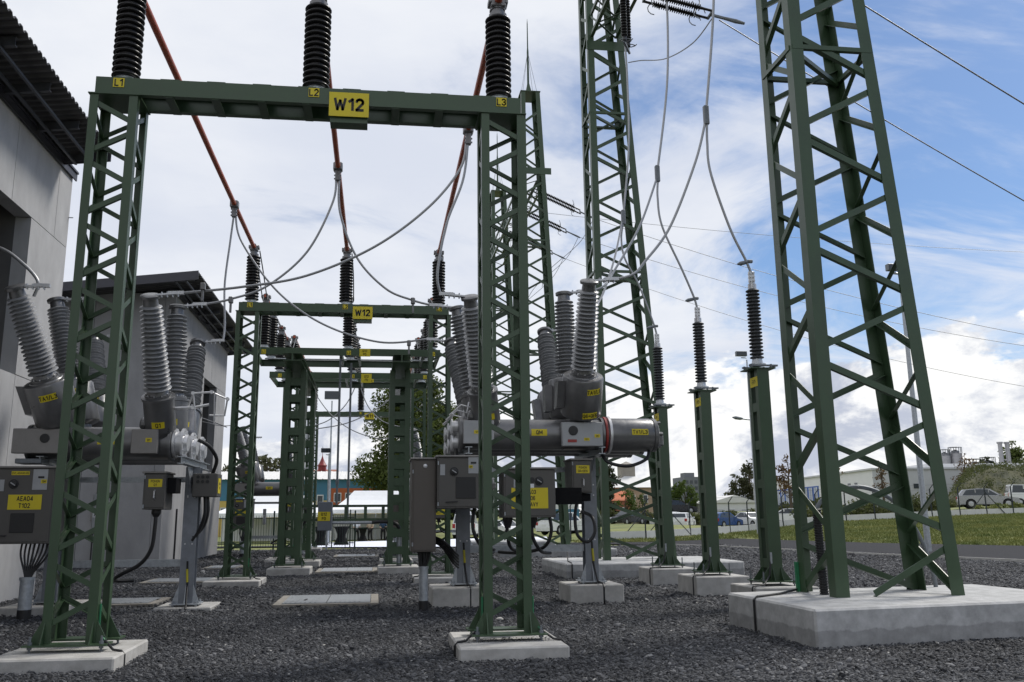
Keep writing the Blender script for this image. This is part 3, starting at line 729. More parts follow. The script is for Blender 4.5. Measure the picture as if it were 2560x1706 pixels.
def frame(y0, y1, xa, xb):
    m = MB()
    for y, s in ((y0, 1), (y1, -1)): MB().prism([(0,0),(.07,0),(.07,.012),(.010,.012),(.010,.188),(.07,.188),(.07,.2),(0,.2)], (xa+ox, y+oy, 5.985), (xb+ox, y+oy, 5.985), (0,s,0), (0,0,1)).build('cross_beam', 'green', ds)
    for x in (xa, -1.1, -.6, 1.2, xb-.07): MB().box(x+ox, x+.07+ox, y0+.08+oy, y1-.08+oy, 6.0, 6.16).build('tie_beam', 'green', ds)
frame(24.95, 27.0, -3.5, 1.72); frame(29.2, 31.4, -3.5, 1.72)
for y in (24.946, 29.196):
    for j, x in enumerate(PH): sign(ds, pn[j], (x+ox+.02, y+oy, 6.06), .12, .12, .07, bold=.012)
sign(ds, 'Q12\nPD', (-.40+ox, 24.946+oy, 6.07), .30, .22, .07, bold=.012)
sign(ds, 'Q12\nPD', (-.40+ox, 29.196+oy, 6.0), .34, .3, .08, bold=.012)
# lower ladder beam with drive box
for z in (1.45, 1.83): MB().box(-2.06+ox, .33+ox, 26.15+oy, 26.27+oy, z, z+.07).build('cross_beam', 'green', ds)
for x in (-1.9, -.9, -.35, .15): MB().box(x+ox, x+.09+ox, 26.17+oy, 26.25+oy, 1.52, 1.83).build('cross_post', 'green', ds)
db = MB().cbox(-1.61+ox, -1.22+ox, 25.75+oy, 26.13+oy, 1.19, 1.98, .015).build('drive_box', 'boxgrey', ds)
sign(db, 'Q12\nPD', (-1.44+ox, 25.749+oy, 1.58), .34, .25, .085, bold=.03)
MB().tube([(-1.22+ox, 26.1+oy, 1.40), (-.1+ox, 26.1+oy, 1.40)], .045, 10).build('conduit', 'galv', ds, 40)
MB().tube(spline([(-.12+ox, 26.1+oy, 1.40), (.2+ox, 26.1+oy, 1.42), (.55+ox, 26.1+oy, 1.36), (.66+ox, 26.1+oy, 1.2), (.66+ox, 26.1+oy, 1.0)]), .05, 8).build('cable', 'black', ds, 40)
MB().tube([(.66+ox, 26.1+oy, 1.05), (.66+ox, 26.1+oy, 0)], .075, 12).build('cable_pipe', 'galv', ds, 40)
for x, y, z0, z1 in ((-1.1, 25.7, 1.9, 6.15), (-.82, 26.6, 1.55, 6.05)):
    m = MB(); m.tube([(x+ox, y+oy, z0), (x+ox, y+oy, z1)], .032, 8); m.lathe((x+ox, y+oy, 2.45), (0,0,1), [(.05,0),(.05,.14)], 8); m.build('drive_rod', 'galv_dark', ds, 40)
MB().tube([(-3.2+ox, 25.5+oy, 5.96), (1.5+ox, 25.5+oy, 5.96)], .02, 6).build('link_rod', 'galv', ds)
for i, (y, nm) in enumerate(((25.1, 'front'), (26.85, 'second'), (29.35, 'third'), (31.25, 'rear'))):
    for j, x in enumerate(PH):
        o = copy_tree(ip); o.location = (x, y, 6.19); o['label'] = 'dark brown post insulator in the %s row of the Q12 disconnector, phase %s' % (nm, pn[j]); o['group'] = 'insulators of the Q12 disconnector'
QZ = 6.19+.08+1.16+.215
for j, x in enumerate(PH):
    MB().tube([(x+ox, 24.9+oy, QZ), (x+ox, 27.15+oy, QZ)], .045, 10).build('contact_arm', 'red_tube', ds, 40)
    MB().tube([(x+ox, 29.1+oy, QZ), (x+ox, 31.5+oy, QZ)], .045, 10).build('contact_arm', 'red_tube', ds, 40)
    m = MB()
    for s in (-.06, .06):
        m.tube(spline([(x+s+.06, GY[1]+.42, BZ-.03), (x+s+.09, GY[1]+1.1, BZ-.45), (x+s+.07, 24.3, QZ-.25), (x+s, 24.95, QZ)], 6), .016, 6)
    tag(m.build('jumper_cable', 'cable_dark', None, 40), 'pair of short jumper cables from the second gantry to the Q12 disconnector, phase '+pn[j], 'cable', 'jumpers of the disconnector')
    m = MB()
    for s in (-.06, .06):
        m.tube(spline([(x+s, 31.4, QZ), (x+s, 32.2, QZ-.25), (x+s, 33.2, BZ-.4), (x+s, GY[2]+.2, BZ)], 6), .016, 6)
    tag(m.build('jumper_cable', 'cable_dark', None, 40), 'pair of short jumper cables from the Q12 disconnector to the third gantry, phase '+pn[j], 'cable', 'jumpers of the disconnector')
    MB().tube([(x+ox, 27.1+oy, QZ), (x+ox, 29.15+oy, QZ)], .03, 8).build('contact_blade', 'alu', ds, 40)
# ============================================================ LATTICE TOWERS
def make_tower(label, y0, xl, wb, slope, dep, H, zb, rod, pitch=.83):
    t = thing('lattice_tower', label, 'tower', (xl, y0, 0), 'green lattice towers in a row'); y1 = dep
    xr = lambda z: wb-slope*(z-zb)
    a = .19
    sx = V((1,0,0))
    for x0, s, yy, sy in ((0, 1, 0, 1), (0, 1, y1, -1), (None, -1, 0, 1), (None, -1, y1, -1)):
        p0 = (0, yy, zb-.05) if x0 == 0 else (xr(zb-.05), yy, zb-.05); p1 = (0, yy, H) if x0 == 0 else (xr(H), yy, H)
        MB().ang(p0, p1, (s,0,0), (0,sy,0), a, .014).build('leg', 'green', t)
    n = int((H-zb-.2)/pitch); bw = .088
    for k in range(n):
        za = zb+.02+k*pitch; zc = za+pitch*.80
        if zc > H-.05: break
        d = k % 2
        for face, yy in ((1, .016), (-1, y1-.016)):
            dd = d if face == 1 else 1-d
            zl, zr = (za, zc) if not dd else (zc, za)
            if k == 0 and face == 1: p0 = V((.30*wb, yy, za+.03))
            else: p0 = V((.03, yy, zl))
            p1 = V((xr(zr)-.03, yy, zr))
            dv = (p1-p0).normalized(); pv = V((0,0,1))-dv*dv.z; pv.normalize()
            MB().ang(p0-pv*bw/2, p1-pv*bw/2, pv, (0,face,0), bw, .009, bw*.8).build('brace', 'green', t)
        for face in (1, -1):
            dd = d if face == -1 else 1-d
            zl, zr = (za, zc) if not dd else (zc, za)
            fx = (lambda z: .016) if face == 1 else (lambda z: xr(z)-.016)
            p0 = V((fx(zl), .03, zl)); p1 = V((fx(zr), y1-.03, zr))
            dv = (p1-p0).normalized(); pv = V((0,0,1))-dv*dv.z; pv.normalize()
            MB().ang(p0-pv*bw/2, p1-pv*bw/2, pv, (face,0,0), bw, .009, bw*.8).build('brace', 'green', t)
    # horizontal diaphragms
    for z in (8.35, 13.2):
        if z < H:
            w_ = xr(z)
            for q0, q1 in (((.02,.03,z),(w_-.02,.03,z)), ((.02,y1-.03,z),(w_-.02,y1-.03,z)), ((.05,.05,z-.05),(w_-.05,y1-.05,z-.05)), ((.02,.05,z),(.02,y1-.05,z)), ((w_-.02,.05,z),(w_-.02,y1-.05,z))):
                MB().bar(q0, q1, .07, .07).build('diaphragm', 'green', t)
    w_ = xr(H); MB().box(-.03, w_+.03, -.03, y1+.03, H, H+.03).build('top_plate', 'green', t)
    if rod:
        m = MB(); c = V((w_/2, y1/2, H+.03))
        m.lathe(c, (0,0,1), [(.22,0),(.06,.62)], 4); m.lathe(c, (0,0,1), [(.05,.4),(.045,2.2),(.03,2.4),(.022,3.6),(.004,3.85)], 8)
        m.build('lightning_rod', 'green', t)
        g = MB()
        for dx, dy in ((-.38,-.38), (.38,-.38), (-.38,.38), (.38,.38)): g.tube([c+V((dx*w_,dy*y1,0)), c+V((0,0,2.2))], .009, 4)
        g.build('stay_wire', 'galv_dark', t)
    return t
T1 = make_tower('nearest and largest green lattice tower, standing on the wide pale base at right', TY[0], 6.0, 1.82, .066, 1.05, 19.9, .43, True)
T2 = make_tower('second green lattice tower, behind the right switchgear', TY[1], 6.03, 2.0, .060, 1.08, 20.0, .37, True)
T3 = make_tower('third green lattice tower, topped by a thin lightning rod', TY[2], 6.05, 1.75, .046, 1.08, 20.1, .3, True)
T4 = make_tower('farthest green lattice tower, mostly hidden behind the nearest gantry column', TY[3], 6.3, 1.75, .046, 1.08, 20.1, .3, True)
def lattice_beam(label, y0, y1, z0=15.6, h=.75, x0=6.1, w_=.85):
    t = thing('lattice_beam', label, 'lattice beam', (x0, y0, z0), 'lattice beams between the towers'); L = y1-y0
    for x, sx in ((0, 1), (w_, -1)):
        for z, sz in ((0, 1), (h, -1)):
            MB().ang((x,0,z), (x,L,z), (sx,0,0), (0,0,sz), .10, .011).build('chord', 'green', t)
    n = int(L/.8)
    for i in range(n):
        a, c = i*L/n, (i+1)*L/n; d = i % 2
        for x in (.012, w_-.012): MB().bar((x, a, .05 if d else h-.05), (x, c, h-.05 if d else .05), .012, .06).build('brace', 'green', t)
        for z in (.012, h-.012): MB().bar((.05 if d else w_-.05, a, z), (w_-.05 if d else .05, c, z), .06, .012).build('brace', 'green', t)
    return t
lattice_beam('high green lattice beam between the third and the farthest tower', TY[2]+1.1, TY[3]-.02)
lattice_beam('high green lattice beam between the nearest and the second tower, above the frame', TY[0]+1.1, TY[1]-.02)
# platform plates on tower faces
for t, z in ((T2, 15.2), (T3, 16.2)):
    m = MB(); m.box(-.03, 1.28, -.012, -.002, z, z+.30); m.build('face_plate', 'green', t)
# black corrugated conduit, earth strap and grey bent pipe at the nearest tower
m = MB(); pr = []
for i in range(36): pr += [(.052, i*.034), (.062, i*.034+.008), (.062, i*.034+.02), (.052, i*.034+.028)]
m.lathe((.09, .50, .37), (.0, .03, 1), pr, 12); m.build('corrugated_conduit', 'black', T1)
MB().tube([(-.03, 1.06, .47), (-.5, .62, .455), (-.98, .25, .455), (-1.045, .22, .42), (-1.045, .22, 0)], .016, 6).build('earth_cable', 'black', T1)
MB().box(-.045, -.003, 1.02, 1.07, .38, .85).build('earth_strap', 'copper_green', T1)
MB().tube(spline([(.55, 1.5, 1.55), (.75, 1.5, 1.78), (1.25, 1.45, 1.92), (1.75, 1.4, 1.72), (2.1, 1.4, 1.25), (2.28, 1.4, .7), (2.32, 1.4, .3)]), .032, 10).build('bent_conduit', 'galv_dark', T1, 40)
MB().tube([(-1.0, -.02, .60), (-1.05, -.3, .385), (-1.15, -1.2, .385), (-1.17, -1.37, .35), (-1.17, -1.37, 0)], .016, 6).build('earth_cable', 'black', T2)

# ============================================================ SURGE ARRESTERS ON POSTS
def make_arrester():
    t = thing('surge_arrester', 'x', 'arrester', (0,0,0), 'surge arresters on green posts')
    z0, z1 = .44, 4.02; hw = .108; hy = .20
    for s in (-1, 1):   # two channels face to face
        m = MB(); m.prism([(-hw,0),(hw,0),(hw,.115),(hw-.01,.115),(hw-.01,.012),(-hw+.01,.012),(-hw+.01,.115),(-hw,.115)], (0, s*hy, z0), (0, s*hy, z1), (1,0,0), (0,-s,0)); m.build('post_channel', 'green', t)
    bt = MB().box(-.004, .004, -hy+.10, hy-.10, -.075, .075).mesh('batten', 'green')
    z = z0+.28
    while z < z1:
        obj('batten', bt, t, (-hw+.008, 0, z)); obj('batten', bt, t, (hw-.008, 0, z)); z += .66
    p = MB().box(-.31, .31, -.31, .31, z0-.02, z0).build('base_plate', 'green', t)
    for s in (-1, 1):
        for q in (-.09, .09):
            MB().prism([(0,0),(.17,0),(0,.22)], (s*hw, q*1.6-.005, z0), (s*hw, q*1.6+.005, z0), (s,0,0), (0,0,1)).build('gusset', 'green', p)
            MB().prism([(0,0),(.10,0),(0,.22)], (q*.8-.005, s*hy, z0), (q*.8+.005, s*hy, z0), (0,s,0), (0,0,1)).build('gusset', 'green', p)
    for sx in (-1, 1):
        for sy in (-1, 1):
            bt_ = MB(); bt_.lathe((sx*.265, sy*.265, .33), (0,0,1), [(.013,0),(.013,.26)], 6); bt_.lathe((sx*.265, sy*.265, z0), (0,0,1), [(.026,0),(.026,.025)], 6); bt_.lathe((sx*.265, sy*.265, z0-.05), (0,0,1), [(.026,0),(.026,.025)], 6); bt_.build('anchor_bolt', 'galv_dark', p)
    MB().box(-.23, .23, -.23, .23, z1+.001, z1+.02).build('head_plate', 'green', t)
    m = MB(); m.box(-.22, .30, -.17, -.13, z1+.05, z1+.08); m.box(-.22, .30, .13, .17, z1+.05, z1+.08)
    for x in (-.18, .18):
        for y in (-.15, .15): m.lathe((x, y, z1+.02), (0,0,1), [(.02,0),(.02,.07)], 6)
    m.box(.24, .30, -.13, .13, z1+.055, z1+.075); m.build('insulating_base', 'galv_dark', t)
    z = z1+.081
    MB().lathe((0,0,0), (0,0,1), [(.15,z),(.15,z+.03),(.10,z+.04),(.085,z+.12)], 16).build('foot_flange', 'zinc', t, 40)
    MB().lathe((0,0,0), (0,0,1), shed_profile(20, 1.28, .075, .122, z+.12), 20).build('shed_stack', 'arrester', t, 50)
    zt = z+1.40; f = MB().lathe((0,0,0), (0,0,1), [(.075,zt),(.075,zt+.09),(.05,zt+.095),(.05,zt+.12)], 14).build('top_fitting', 'alu', t, 40)
    m = MB(); m.cbox(-.055, .055, -.02, .02, zt+.11, zt+.33, .006)
    for k in range(3):
        for s in (-.03, .03): m.lathe((s, -.05, zt+.15+k*.07), (0,1,0), [(.018,0),(.018,.1)], 6)
    m.build('terminal_clamp', 'alu_bright', f)
    sign(t, '-FV1-', (-hw-.002, -.05, 3.80), .30, .17, .085, bold=.015, sx=.66, rx=(0,-1,0))
    MB().tube([(-.10, -.21, .75), (-.15, -.24, .52), (-.33, -.42, .40), (-.56, -.50, .375), (-.575, -.505, .34), (-.575, -.505, 0)], .014, 6).build('earth_cable', 'black', t)
    MB().tube([(hw, .1, .7), (.2, .16, .5), (.40, .34, .385), (.55, .42, .37)], .012, 6).build('earth_cable', 'black', t)
    MB().tube([(-.09, -.215, .9), (-.09, -.215, .72)], .02, 6).build('earth_clamp', 'galv', t)
    return t
ap = make_arrester(); ARR = (14.9, 17.7, 20.5)
for i, y in enumerate(ARR):
    o = ap if i == 0 else copy_tree(ap); o.location = (6.65, y, 0)
    o['label'] = ('nearest', 'middle', 'farthest')[i]+' of the three dark surge arresters on green FV1 posts'

# ============================================================ HYBRID SWITCHGEAR MODULES
FAN = [(-1, 15.8, -27.5), (0, 16.6, 0.), (1, 17.4, 27.5)]      # pole centre lines, tilt in YZ
def bushing(t, base, axis, z_fl, z_top, rs0, rs1, clampdir):
    """base: point on the tank axis; axis: unit vector; distances along it"""
    ax = V(axis).normalized(); L = z_top-z_fl
    fl = MB().lathe(base, ax, [(.20,z_fl-.04),(.20,z_fl-.01),(.215,z_fl-.01),(.215,z_fl+.03),(.185,z_fl+.035),(.165,z_fl+.10)], 20).build('bushing_flange', 'alu_paint', t, 40)
    bl = MB()
    u = ax.orthogonal().normalized(); v = ax.cross(u)
    for k in range(10):
        a = k*.628; p = V(base)+ax*(z_fl+.025)+(u*math.cos(a)+v*math.sin(a))*.195; bl.lathe(p, ax, [(.012,0),(.012,.03)], 5)
    bl.build('flange_bolts', 'alu_bright', fl)
    n = 20; z0 = z_fl+.10; h = L-.10-.18; pr = []; p = h/n
    for i in range(n):
        f = i/(n-1); r = rs0*(1-f)+rs1*f; rc = r*.62; z = z0+i*p; r *= (1 if i % 2 == 0 else .955)
        pr += [(rc, z), (rc, z+p*.14), (r*.985, z+p*.36), (r, z+p*.44), (r*.985, z+p*.52), (rc, z+p*.88)]
    s = MB().lathe(base, ax, pr, 24).build('bushing', 'porcelain', t, 50)
    zt = z0+h; rc = rs1*.66
    c = MB().lathe(base, ax, [(rc,zt-.01),(rc*.92,zt+.10),(rc*1.25,zt+.11),(rc*1.28,zt+.155),(rc*1.1,zt+.17)], 18).build('bushing_cap', 'alu_paint', s, 40)
    top = V(base)+ax*(zt+.155)
    d = V(clampdir).normalized(); m = MB()
    m.bar(top+d*.08, top+d*.42+V((0,0,.02)), .09, .028); m.bar(top+d*.28+V((0,0,.03)), top+d*.52+V((0,0,.03)), .075, .055)
    sd = V((0,0,1)).cross(d).normalized()
    for k in range(4):
        for q in (-.025, .025): m.lathe(top+d*(.18+k*.085)+sd*q-V((0,0,.035)), (0,0,1), [(.011,0),(.011,.085)], 5)
    m.build('terminal_clamp', 'alu', s)
    return top+d*.50+V((0,0,.03))
def module(label, x0, zt, tank, groups, side, group='hybrid switchgear modules'):
    """tank: (xa, xb) ; groups: (x on tank, top x offset, kind, clamp dir)"""
    t = thing('switchgear_module', label, 'switchgear', (x0, 16.6, 0), group); O = V((-x0, -16.6, 0)); ends = {}
    for k, yc, tilt in FAN:
        yc_ = yc-16.6; xa, xb = tank[0]-x0, tank[1]-x0
        MB().lathe((xa, yc_, zt), (1,0,0), [(.20,0),(.27,.012),(.27,xb-xa-.012),(.20,xb-xa)], 28).build('tank', 'alu_paint', t, 40)
        for xe in (xa+.04, xb-.04):
            f = MB().lathe((xe-.02, yc_, zt), (1,0,0), [(.275,0),(.31,.004),(.31,.05),(.275,.054)], 28).build('tank_flange', 'alu_paint', t, 40)
        for gi, (gx, dx, kind, cdir, ext) in enumerate(groups):
            ax = V((dx, math.tan(R(tilt))*-1*-1, 1)); ax = V((dx, math.tan(R(tilt)), 1)).normalized(); base = V((gx-x0, yc_, zt))
            if kind == 'TA':
                tr = MB().lathe(base, ax, [(.21,.05),(.21,.36),(.34,.40),(.36,.43),(.36,1.10),(.345,1.125),(.26,1.135),(.25,1.15)], 30).build('current_transformer', 'alu_paint', t, 40)
                s = MB(); q = V((-1,0,0)); uu = V((0,1,0)); c0 = base+ax*.5+q*.33
                s.prism([(-.13,0),(.13,0),(.13,.5),(-.13,.5)], c0, c0+q*.14, uu, ax); s.build('terminal_box', 'alu_paint', tr)
                e = bushing(t, base, ax, 1.16, 2.86+ext, .235, .19, cdir); zl = .98
            else:
                tr = MB().lathe(base, ax, [(.22,.05),(.22,.22),(.245,.25),(.25,.30),(.25,.80),(.27,.805),(.27,.85),(.22,.86)], 26).build('turret', 'alu_paint', t, 40)
                s = MB().lathe(base+ax*.35+V((-.2,0,0)), (-1,0,.1), [(.10,0),(.10,.09),(.08,.12)], 14); s.build('turret_cover', 'alu_paint', tr)
                e = bushing(t, base, ax, .86, 2.55+ext, .225, .185, cdir); zl = .5
            ends[(gi, k)] = e-O
            if kind == 'TA':
                curved_sign(t, 'TA1/L%d' % (2-k) if k else 'TA1/L2', base, ax, .36, .93, R(22) if side == 'R' else R(8), .27, .11, .072)
                if side == 'R' and k == -1: curved_sign(t, 'Q6+QE6', base, ax, .36, .50, R(14), .29, .11, .068)
            else: curved_sign(t, 'Q1', base, ax, .25, .42, R(4), .21, .11, .075)
    # frame: two H posts, head brackets, ties
    for px, pz in side_posts[side]:
        p = px-x0; pz0 = pz+.05; top = zt-.36
        m = MB()
        m.prism([(-.12,-.12),(.12,-.12),(.12,-.105),(.008,-.105),(.008,.105),(.12,.105),(.12,.12),(-.12,.12),(-.12,.105),(-.008,.105),(-.008,-.105),(-.12,-.105)], (p, 0, pz0), (p, 0, top), (1,0,0), (0,1,0)); po = m.build('post', 'galv_steel', t)
        b = MB().box(p-.24, p+.24, -.24, .24, pz0-.02, pz0).build('base_plate', 'galv', po)
        for s in (-1, 1):
            MB().prism([(0,0),(.11,0),(0,.3)], (p+s*.12, -.118, pz0), (p+s*.12, -.106, pz0), (s,0,0), (0,0,1)).build('gusset', 'galv', po); MB().prism([(0,0),(.11,0),(0,.3)], (p-.006, s*.12, pz0), (p+.006, s*.12, pz0), (0,s,0), (0,0,1)).build('gusset', 'galv', po)
            for q in (-1, 1): MB().lathe((p+s*.19, q*.19, pz-.01), (0,0,1), [(.022,0),(.022,.10)], 6).build('anchor_bolt', 'galv', po)
        bl = MB()
        for z in (1.1, 1.9, top-.12, top-.5):
            for s in (-.06, .06): bl.lathe((p+s, -.121, z), (0,-1,0), [(.014,0),(.014,.012)], 6)
        bl.build('bolts', 'alu_bright', po)
        h = MB(); h.prism([(-.06,0),(.06,0),(.06,.014),(.008,.014),(.008,.11),(.06,.11),(.06,.124),(-.06,.124),(-.06,.11),(-.008,.11),(-.008,.014),(-.06,.014)], (p, -1.12, top+.001), (p, 1.12, top+.001), (1,0,0), (0,0,1)); h.build('head_beam', 'galv', t)
        h = MB()
        for s in (-1, 1): h.prism([(0,0),(.5,0),(0,-.45)], (p-.006, s*.122, top-.002), (p+.006, s*.122, top-.002), (0,s,0), (0,0,1))
        h.build('bracket', 'galv', t)
        MB().tube([(p, -.128, pz+.75), (p+.02, -.135, pz+.35), (p+.05, -.30, pz+.05), (p+.07, -.60 if side == 'R' else -.40, pz+.03), (p+.07, -.66 if side == 'R' else -.44, pz-.02), (p+.07, -.66 if side == 'R' else -.44, -.03)], .018, 6).build('earth_cable', 'black', po)
        MB().tube([(p+.005, -.14, pz+.62), (p+.02, -.145, pz+.40)], .021, 6).build('earth_tape', 'earth_tape', po)
    (p0, z0_), (p1, z1_) = side_posts[side]
    for z, w_ in ((zt-2.06, .12), (zt-.62, .09)):
        MB().prism([(0,0),(.06,0),(.06,.012),(.012,.012),(.012,w_-.012),(.06,w_-.012),(.06,w_),(0,w_)], (p0-x0+.121, -.03, z), (p1-x0-.121, -.03, z), (0,1,0), (0,0,1)).build('tie_beam', 'galv', t)
    return t, ends, O
mat('galv_steel', (.20, .215, .24), .45, .4, .18, 6)
side_posts = {'R': ((1.57, .32), (3.93, .32)), 'L': ((-5.45, .14), (-3.22, .06))}
def cabinet(t, O, name, x0, x1, y0, y1, z0, z1, m='cab', cap=.03, ov=.025):
    a, b_, c, d = x0+O.x, x1+O.x, y0+O.y, y1+O.y
    o = MB().cbox(a, b_, c, d, z0, z1-cap, .008).build(name, m, t)
    dr = MB().cbox(a+.03, b_-.02, c-.012, c-.001, z0+.03, z1-cap-.02, .004).build('door', m, o)
    MB().cbox(a-ov, b_+ov, c-ov-.012, d+ov, z1-cap+.001, z1, .006).build('rain_cap', 'cab_cap', o)
    h = MB()
    for z in (z0+.08*(z1-z0), z1-.15*(z1-z0)): h.lathe((a+.018, c-.012, z-.03), (0,0,1), [(.012,0),(.012,.06)], 6)
    h.build('hinge', 'galv', o)
    return o
def knob(par, O, x, y, z, r=.075):
    k = MB().lathe((x+O.x, y+O.y, z), (0,-1,0), [(r,0),(r,.01),(r*.72,.012),(r*.68,.035),(r*.5,.04)], 18).build('rotary_switch', 'black', par, 40)
    MB().bar((x+O.x-r*.45, y+O.y-.044, z+r*.3), (x+O.x+r*.5, y+O.y-.044, z-r*.3), .016, .008, (0,0,1)).build('pointer', 'panel', k)
def handle(par, O, x, y, z, l=.14):
    m = MB(); m.tube([(x+O.x, y+O.y, z+l/2), (x+O.x, y+O.y-.05, z+l/2-.02), (x+O.x, y+O.y-.05, z-l/2+.02), (x+O.x, y+O.y, z-l/2)], .012, 6); m.build('handle', 'alu_bright', par)
def cables(t, O, lst, r=.022, name='cable', m='black'):
    for pts in lst: MB().tube(spline([V(p)+O for p in pts], 8), r, 8).build(name, m, t, 40)
LD, RD, UP = (-1, -.1, 0), (1, -.05, 0), (0, 0, 1)
# --- right module
MR, ER, O = module('right grey hybrid switchgear module, six ribbed bushings, standing right of the gantry column', 2.75, 2.95, (1.40, 4.02),
                   [(1.95, -.20, 'Q', (-1, .0, .02), .02), (3.60, -.02, 'TA', (1, .05, .05), .0)], 'R')
for k, yc, tilt in FAN:      # voltage transformers on the right end
    b_ = V((4.02, yc, 2.95))+O
    v = MB().lathe(b_, (1,0,0), [(.27,.0),(.27,.10),(.30,.11),(.30,.86),(.285,.90),(.30,.91),(.30,.97),(.24,1.0)], 28).build('voltage_transformer', 'alu_paint', MR, 40)
    MB().lathe(b_, (1,0,0), [(.315,.0),(.325,.004),(.325,.04),(.315,.044)], 28).build('red_ring', 'red_ring', v, 40)
    MB().lathe(b_, (1,0,0), [(.31,.07),(.335,.075),(.335,.12),(.31,.125)], 28).build('flange_ring', 'alu_bright', v, 40)
    m = MB()
    for a in range(6): m.lathe(b_+V((.97, math.cos(a*1.05)*.24, math.sin(a*1.05)*.24)), (1,0,0), [(.03,0),(.03,.08)], 6)
    m.cbox(b_.x+.98, b_.x+1.10, b_.y-.14, b_.y+.10, b_.z-.2, b_.z+.05, .02); m.build('end_fittings', 'alu_paint', v)
    curved_sign(v, 'TV1/L%d' % (2-k), b_, (1,0,0), .30, .62, R(-6), .30, .11, .07, along=True)
    curved_sign(MR, 'QM', V((2.75, yc, 2.95))+O, (1,0,0), .27, .07, R(-4), .28, .12, .075, along=True)
# Q1 end drives on the left
for k, yc, tilt in FAN:
    b_ = V((1.40, yc, 2.95))+O
    m = MB()
    for z in (.14, -.14): m.lathe(b_+V((-.12, 0, z)), (1,0,0), [(.12,0),(.14,.005),(.14,.03),(.10,.035),(.10,.12)], 16)
    m.build('end_drive', 'alu_bright', MR, 40)
m = MB()
for s in (0, .8, 1.6): m.tube([V((1.25, 15.7+s, 3.28))+O, V((1.45, 15.6+s, 3.45))+O, V((1.62, 15.55+s, 3.40))+O, V((1.66, 15.55+s, 3.6))+O], .016, 6)
m.tube([V((1.3, 15.6, 3.30))+O, V((1.3, 17.6, 3.30))+O], .016, 6); m.build('linkage_rod', 'alu_bright', MR)
mb_ = MB().cbox(1.47+O.x, 2.0+O.x, 15.40+O.y, 15.52+O.y, 2.76, 3.16, .01).build('position_indicator', 'panel', MR)
sign(mb_, 'Q1', V((1.70, 15.40, 2.96))+O, .10, .06, .035, name='tag')
m2 = MB().cbox(3.20+O.x, 3.93+O.x, 15.40+O.y, 15.52+O.y, 2.72, 3.14, .01).build('position_indicator', 'panel', MR)
k_ = MB().lathe(V((3.40, 15.40, 2.99))+O, (0,-1,0), [(.085,0),(.085,.012),(.06,.014)], 18).build('indicator_dial', 'black', m2)
sign(m2, None, V((3.38, 15.40, 2.81))+O, .16, .05, .03, name='tag', m='red_ring'); sign(m2, 'QE6', V((3.64, 15.40, 2.84))+O, .1, .05, .028, name='tag'); sign(m2, 'Q6', V((3.83, 15.40, 2.9))+O, .1, .06, .035, name='tag')
ca = cabinet(MR, O, 'side_cabinet', .58, .985, 15.15, 16.0, .96, 2.50, 'cab_side')
MB().lathe(V((.80, 15.138, 2.36))+O, (0,-1,0), [(.035,0),(.035,.01),(.02,.018)], 12).build('lock', 'alu_bright', ca, 40)
cb_ = cabinet(MR, O, 'control_cabinet', .99, 1.86, 15.0, 15.75, 1.66, 2.53)
knob(cb_, O, 1.27, 14.987, 2.26); sign(cb_, None, V((1.08, 14.987, 2.29))+O, .08, .18, .05, name='legend_plate', m='panel')
sgp = sign(cb_, None, V((1.60, 14.987, 2.37))+O, .18, .28, .05, name='indicator_plate', m='panel'); sign(sgp, 'QM', V((1.55, 14.979, 2.34))+O, .065, .05, .03, name='tag'); MB().box(1.55+O.x, 1.64+O.x, 14.972+O.y, 14.98+O.y, 2.39, 2.42).build('counter', 'black', sgp)
MB().cbox(1.30+O.x, 1.63+O.x, 14.975+O.y, 14.986+O.y, 1.82, 2.17, .004).build('window', 'black', cb_); MB().bar(V((1.13, 14.975, 1.76))+O, V((1.33, 14.975, 1.77))+O, .02, .03, (0,0,1)).build('handle', 'black', cb_)
cc = cabinet(MR, O, 'drive_cabinet', 2.10, 2.98, 15.0, 15.6, 1.50, 2.33)
knob(cc, O, 2.70, 14.987, 2.10); sign(cc, None, V((2.32, 14.987, 2.08))+O, .10, .2, .05, name='legend_plate', m='panel')
sign(cc, 'AEA03\nT1106\nSVITAVY', V((2.54, 14.987, 1.82))+O, .62, .34, .072, sx=.68, bold=.03)
MB().lathe(V((2.58, 14.987, 2.12))+O, (0,-1,0), [(.045,0),(.045,.015)], 14).build('gauge', 'black', cc); sign(cc, None, V((2.58, 14.987, 2.02))+O, .07, .07, .03, name='legend_plate', m='white')
cd_ = cabinet(MR, O, 'drive_box', 3.40, 3.76, 15.62, 16.2, 1.92, 2.52)
sign(cd_, 'POHON\nQ6+QE6', V((3.60, 15.607, 2.33))+O, .24, .14, .042, bold=.01); handle(cd_, O, 3.60, 15.607, 2.10)
MB().box(2.98+O.x, 3.5+O.x, 15.3+O.y, 15.5+O.y, 1.72, 2.0).build('duct', 'black_matt', MR); MB().box(3.45+O.x, 3.75+O.x, 15.7+O.y, 16.1+O.y, 1.78, 1.91).build('gland_box', 'black_matt', MR)
MB().box(1.0+O.x, 1.5+O.x, 15.76+O.y, 16.45+O.y, 1.66, 1.80).build('cabinet_bracket', 'galv_dark', MR)
